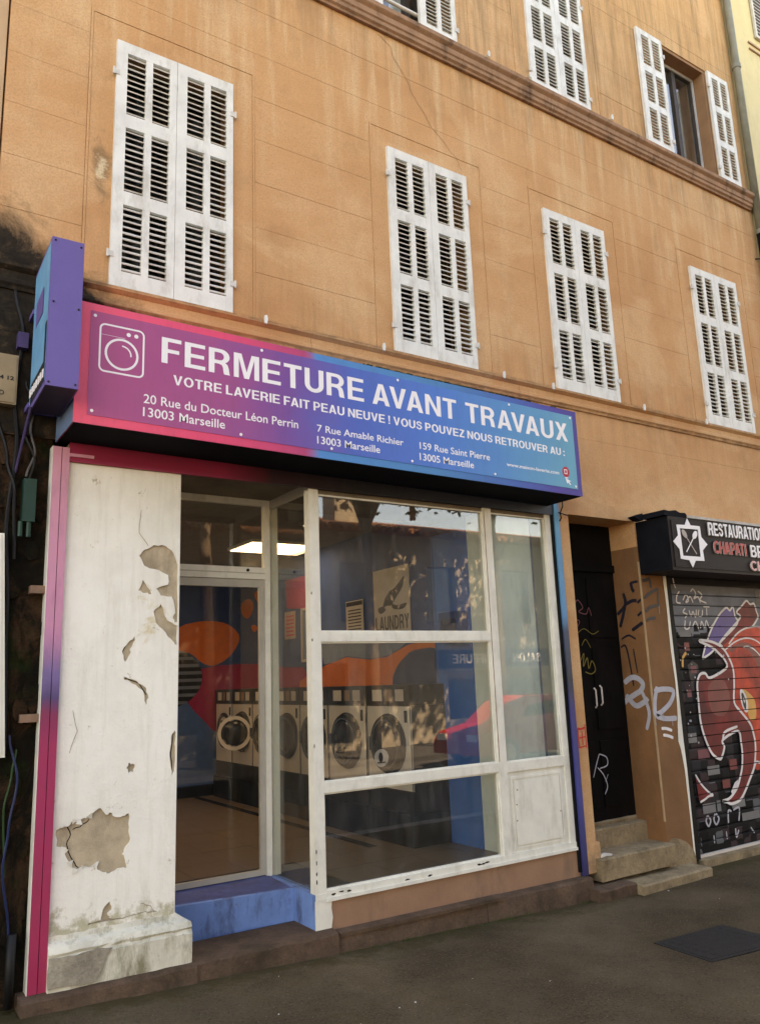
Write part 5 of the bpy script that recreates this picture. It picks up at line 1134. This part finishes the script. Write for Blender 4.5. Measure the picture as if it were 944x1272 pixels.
obj('housing', B(2.22, 3.02, 2.67, 3.33, 3.205, 3.234), 'frame', cl_); obj('diffuser', B(2.25, 2.99, 2.70, 3.30, 3.198, 3.2045), 'lamp', cl_)
for yy, lb in ((1.35, 'added fill light panel nearest the street, unseen behind the white pilaster'), (3.0, 'added unseen fill light panel, middle one along the left wall inside'), (4.5, 'added unseen fill light panel at the back of the left wall inside')):
    q = thing('ceiling_light', (.3, yy, 3.2), lb, 'ceiling light'); obj('housing', B(-.12, .72, yy-.36, yy+.36, 3.205, 3.234), 'frame', q); obj('diffuser', B(-.09, .69, yy-.33, yy+.33, 3.198, 3.2045), 'lamp', q)  # extra lit panels added out of view to brighten the dark room
cm = thing('security_camera', (2.2, 1.5, 3.2), 'small dark dome camera under the ceiling inside', 'camera'); obj('mount', tube(new(), [(2.16, 1.3, 3.235), (2.16, 1.3, 3.15)], .012, 8), 'black', cm)
bm = new(); bmesh.ops.create_uvsphere(bm, u_segments=14, v_segments=8, radius=.055); bmesh.ops.translate(bm, verts=bm.verts, vec=(2.16, 1.3, 3.11)); obj('dome', bm, 'black', cm, smooth=True)

# ------------------------------------------------------------------ washing machines
MX = 2.80
def machine(yc, wd, label, light=True, opened=False):
    t = thing('washing_machine', (MX, yc, FZ), label, 'washing machine', 'row of washing machines along the partition')
    y0, y1 = yc-wd/2+.004, yc+wd/2-.004
    obj('body', B(MX+.006, 3.19, y0, y1, .62, 1.50), 'steeld', t, bevel=.004)
    obj('front_panel', B(MX, MX+.0055, y0+.004, y1-.004, .80, 1.495), 'steel', t); obj('trim', B(MX-.004, MX, y0+.002, y0+.018, .80, 1.495), 'chrome', t)
    obj('lower_panel', B(MX+.001, MX+.0055, y0+.004, y1-.004, .63, .79), 'steeld', t)
    obj('plinth', B(MX-.03, 3.19, y0-.002, y1+.002, FZ, .618), 'skirting', t)
    cp_ = obj('control_panel', B(MX-.012, 3.19, y0, y1, 1.505, 1.675), 'steeld', t, bevel=.004)
    for k, (a, b_) in enumerate(((.12, .3), (.38, .52), (.6, .82))): obj('label_plate', B(MX-.0145, MX-.0125, y0+a*wd, y0+b_*wd, 1.54, 1.64), ('poster', 'brick', 'steel')[k], cp_)
    obj('coin_slot', B(MX-.006, MX-.0005, y0+.06, y0+.10, 1.36, 1.46), 'black', t)
    c = (yc, 1.175); r_ = min(.235, wd*.36)
    obj('door_seal', ring(new(), c, r_*.86, r_*1.10, MX-.012, MX-.0005, 'x', 36), 'rubber', t, smooth=False)
    if not opened:
        d = obj('door', ring(new(), c, r_*.80, r_*1.02, MX-.045, MX-.0125, 'x', 36), 'steeld', t); obj('rim', ring(new(), c, r_*.84, r_*.90, MX-.056, MX-.0455, 'x', 36), 'chrome', d)
        bm = new(); bmesh.ops.create_uvsphere(bm, u_segments=24, v_segments=12, radius=1)
        for v in bm.verts: v.co = Vector((MX-.02+v.co.x*.045, c[0]+v.co.y*r_*.82, c[1]+v.co.z*r_*.82))
        obj('door_glass', bm, 'drum', d, smooth=True)
        obj('handle', B(MX-.075, MX-.055, c[0]+r_*.78, c[0]+r_*.92, c[1]-.06, c[1]+.06), 'chrome', d, bevel=.004)
    else:
        obj('drum_opening', B(MX-.001, MX-.0003, yc-r_*.6, yc+r_*.6, c[1]-r_*.6, c[1]+r_*.6), 'mblack', t)
        bm = new(); ring(bm, (0, 0), r_*.80, r_*1.0, -.02, .02, 'y', 32)
        rot = Matrix.Rotation(R(-20), 3, 'Z')
        for v in bm.verts: v.co = rot @ v.co + Vector((MX-.17, yc-.72, c[1]))
        obj('door', bm, 'steel', t)
        bm = new(); bmesh.ops.create_uvsphere(bm, u_segments=20, v_segments=10, radius=1)
        for v in bm.verts: v.co = rot @ Vector((v.co.x*r_*.74, v.co.y*.06, v.co.z*r_*.74)) + Vector((MX-.17, yc-.72, c[1]))
        obj('door_glass', bm, 'drum', t, smooth=True)
    return t
labs = ['nearest washing machine with round chrome door, right of the pair behind the middle pane', 'second nearest washing machine, left of the pair behind the middle pane', 'washing machine partly hidden behind the white corner post', 'washing machine seen through the narrow side glass', 'washing machine partly hidden behind the door jamb', 'washing machine just left of the door jamb', 'farthest washing machine, its round door standing open']
for (yc, wd), lb in zip(((1.06, .71), (1.775, .71), (2.43, .60), (3.03, .60), (3.63, .60), (4.23, .60), (4.80, .54)), labs): machine(yc, wd, lb, opened='farthest' in lb)
obj('floor_drain_strip', B(2.52, 2.60, 1.0, 5.1, FZ+.002, FZ+.006), 'skirting', ro_)
sk = thing('round_sticker', (2.0, .02, 1.2), 'round white sticker on the inside of the middle pane over the machines', 'sticker')
STX, STZ = 2.045, 1.175
obj('disc', prism(new(), circle((STX, STZ), .062), .0335, .0345), 'poster', sk)
bm = new(); prism(bm, circle((STX-.01, STZ+.005), .018, .035), .0268, .0275); box(bm, STX-.04, STX+.03, .0268, .0275, STZ-.035, STZ-.028); obj('mark', bm, 'ink', sk)

# ------------------------------------------------------------------ across the street (seen mirrored in the panes)
op = thing('opposite_building', (12, -15, 0), 'low building with clay tile roof across the street, mirrored in the panes', 'building')
YO = -14.0
OH = [(x, x+1.1, 3.3, 5.0) for x in (1, 4, 7, 10, 13, 16, 19)]+[(13.6, 17.4, .5, 1.9), (8.5, 10.2, .1, 2.2), (3.5, 6.5, .5, 2.2), (19, 21, .1, 2.3)]
obj('wall', holed_wall(-8, 30, -.1, 5.9, OH, YO-.3, YO), 'farw', op)
for h in OH: obj('pane', B(h[0], h[1], YO-.2, YO-.19, h[2], h[3]), 'carglass', op)
obj('body', B(-7.9, 29.9, YO-9, YO-.31, -.1, 5.84), 'farw', op)
bm = new(); hexa(bm, [(-8.3, YO+.35, 5.85), (30.3, YO+.35, 5.85), (30.3, YO-9.3, 5.85), (-8.3, YO-9.3, 5.85), (-8.3, YO-4, 7.0), (30.3, YO-4, 7.0), (30.3, YO-5, 7.0), (-8.3, YO-5, 7.0)]); rf = obj('roof', bm, 'tiler', op)
bm = new()
for i in range(150):
    x = -8.2+i*.256; tube(bm, [(x, YO+.42, 5.92), (x, YO-3.9, 7.02)], .085, 6)
tag(obj('tile_rows', bm, 'tiler', rf), kind='stuff')
ch = obj('chimney', B(10.3, 11.15, YO-1.4, YO-.7, 6.3, 7.25), 'farw', rf); 
for x in (10.5, 10.85): obj('chimney_pot', tube(new(), [(x, YO-1.05, 7.25), (x, YO-1.05, 7.75)], .11, 10), 'tiler', rf)
obj('chimney_pot', tube(new(), [(13.3, YO-1.0, 6.6), (13.3, YO-1.0, 7.4)], .10, 10), 'tiler', rf)
sg2 = thing('salon_sign', (15.5, YO, 2.1), 'dark fascia with white SALON COIFFURE lettering across the street', 'sign')
obj('board', B(13.2, 17.7, YO+.001, YO+.06, 1.98, 2.5), 'mdeep', sg2)
caps('SALON', 'lwhite', sg2, 17.35, 16.15, 2.10, 2.38, YO+.061, th=.01, flip=True); caps('COIFFURE', 'lwhite', sg2, 15.65, 13.75, 2.10, 2.38, YO+.061, th=.01, flip=True)
def tree(x, y, h, r_, n, label, seed):
    rnd = random.Random(seed)
    t = thing('plane_tree', (x, y, -.1), label, 'tree', 'plane trees across the street')
    bm = new(); tube(bm, [(x, y, -.1), (x+.05, y, h*.25), (x-.05, y+.1, h*.5), (x+.1, y, h*.8)], [.2, .16, .13, .05], 10); obj('trunk', bm, 'bark', t, smooth=True)
    ends = []
    for k in range(14):
        a = rnd.uniform(0, 6.28); z0 = h*rnd.uniform(.5, .64); e = Vector((x+math.cos(a)*r_*rnd.uniform(.5, .9), y+math.sin(a)*r_*rnd.uniform(.5, .9), h*rnd.uniform(.70, .98))); ends.append(e)
        obj('limb', tube(new(), [(x, y, z0), tuple((Vector((x, y, z0))+e)/2+Vector((0, 0, .25))), tuple(e)], [.07, .045, .02], 6), 'bark', t)
    bm = new(); cl = [e+Vector((rnd.gauss(0, .5), rnd.gauss(0, .5), rnd.gauss(0, .4))) for e in ends for _ in range(7)]
    for i in range(n):
        c = cl[i % len(cl)]; p = c+Vector((rnd.gauss(0, .45), rnd.gauss(0, .45), rnd.gauss(0, .36))); a = rnd.uniform(.07, .13)
        u_ = Vector((rnd.uniform(-1, 1), rnd.uniform(-1, 1), rnd.uniform(-.6, .6))).normalized(); v_ = u_.cross(Vector((rnd.uniform(-1, 1), rnd.uniform(-1, 1), 1))).normalized()
        q = [bm.verts.new(p+u_*a), bm.verts.new(p+v_*a*.7), bm.verts.new(p-u_*a), bm.verts.new(p-v_*a*.7)]; bm.faces.new(q)
    obj('crown', bm, 'leafm', t)
for k, (tx, lb) in enumerate(((1.5, 'leftmost plane tree across the street'), (5.6, 'second plane tree from the left across the street'), (9.4, 'middle plane tree across the street'), (13.2, 'plane tree in front of the salon across the street'), (17.2, 'plane tree right of the salon across the street'), (21.3, 'farthest plane tree along the opposite pavement'))):
    tree(tx, -11.6+.3*(k % 2), 10.4, 2.9, 8500, lb, 11+k)
# red car parked across the road
car = thing('parked_car', (11.4, -9.6, -.2), 'red hatchback parked across the street, mirrored in the lower panes', 'car')
CX, CY = 9.9, -9.9
prof = [(0, .28), (.02, .55), (.15, .72), (.95, .88), (1.45, 1.32), (1.9, 1.45), (3.0, 1.43), (3.6, 1.1), (3.85, .95), (3.9, .5), (3.85, .28), (3.35, .26), (3.25, .48), (3.0, .58), (2.75, .48), (2.65, .26), (1.1, .26), (1.0, .48), (.75, .58), (.5, .48), (.4, .26)]
bm = new(); prism(bm, [(CX+a, b_-.2) for a, b_ in prof], CY, CY+1.65)
for v in bm.verts:
    if v.co.z > .8: v.co.y = CY+.825+(v.co.y-CY-.825)*(.98-.25*(v.co.z-.8)/.5)
obj('body', bm, 'carred', car, bevel=.03)
for s_ in (0, 1):
    y = CY+1.58 if s_ else CY+.07
    for P in ([(1.12, .92), (1.50, 1.24), (2.05, 1.34), (2.05, .93)], [(2.12, .93), (2.12, 1.34), (2.95, 1.32), (3.4, 1.0), (3.35, .94)]):
        bm = new(); prism(bm, [(CX+a, b_-.2) for a, b_ in P], CY+1.52 if s_ else CY+.06, CY+1.60 if s_ else CY+.13); obj('side_window', bm, 'carglass', car)
for wx in (.75, 3.0):
    for y0 in (CY+.0, CY+1.47):
        wh = obj('wheel', tube(new(), [(CX+wx, y0, .10), (CX+wx, y0+.19, .10)], .30, 20), 'tyre', car); obj('rim', tube(new(), [(CX+wx, y0-.008, .10), (CX+wx, y0+.198, .10)], .19, 16), 'steel', wh)
for y0 in (CY+.15, CY+1.2): obj('headlight', B(CX-.012, CX+.06, y0, y0+.3, .36, .50), 'lens', car)

# ------------------------------------------------------------------ small litter and moss by the wall
bm = new(); rnd = random.Random(4)
for i in range(14):
    x = rnd.uniform(-.6, 6.5); y = rnd.uniform(-1.3, -.16); a = rnd.uniform(.004, .012); z = gz(x)+.009
    q = [bm.verts.new((x+a*math.cos(k*1.6+i)*rnd.uniform(.5, 1.2), y+a*math.sin(k*1.6+i), z+rnd.uniform(0, .006))) for k in range(4)]; bm.faces.new(q)
tag(obj('litter_flakes', bm, 'litter'), 'scattered pale crumbs and flakes on the asphalt along the step', 'litter', kind='stuff')
bm = new()
for i in range(420):
    x = rnd.choice((rnd.gauss(3.0, .15), rnd.gauss(4.1, .2), rnd.gauss(4.6, .3), rnd.gauss(2.2, .4))); y = -.10-abs(rnd.gauss(0, .02)); z = gz(x); h = rnd.uniform(.006, .03)
    q = [bm.verts.new((x-.003, y, z)), bm.verts.new((x+.003, y-.002, z)), bm.verts.new((x+rnd.uniform(-.012, .012), y-rnd.uniform(0, .02), z+h))]; bm.faces.new(q)
tag(obj('weeds', bm, 'grass'), 'tiny weeds and moss growing in the joint under the step', 'weeds', kind='stuff')
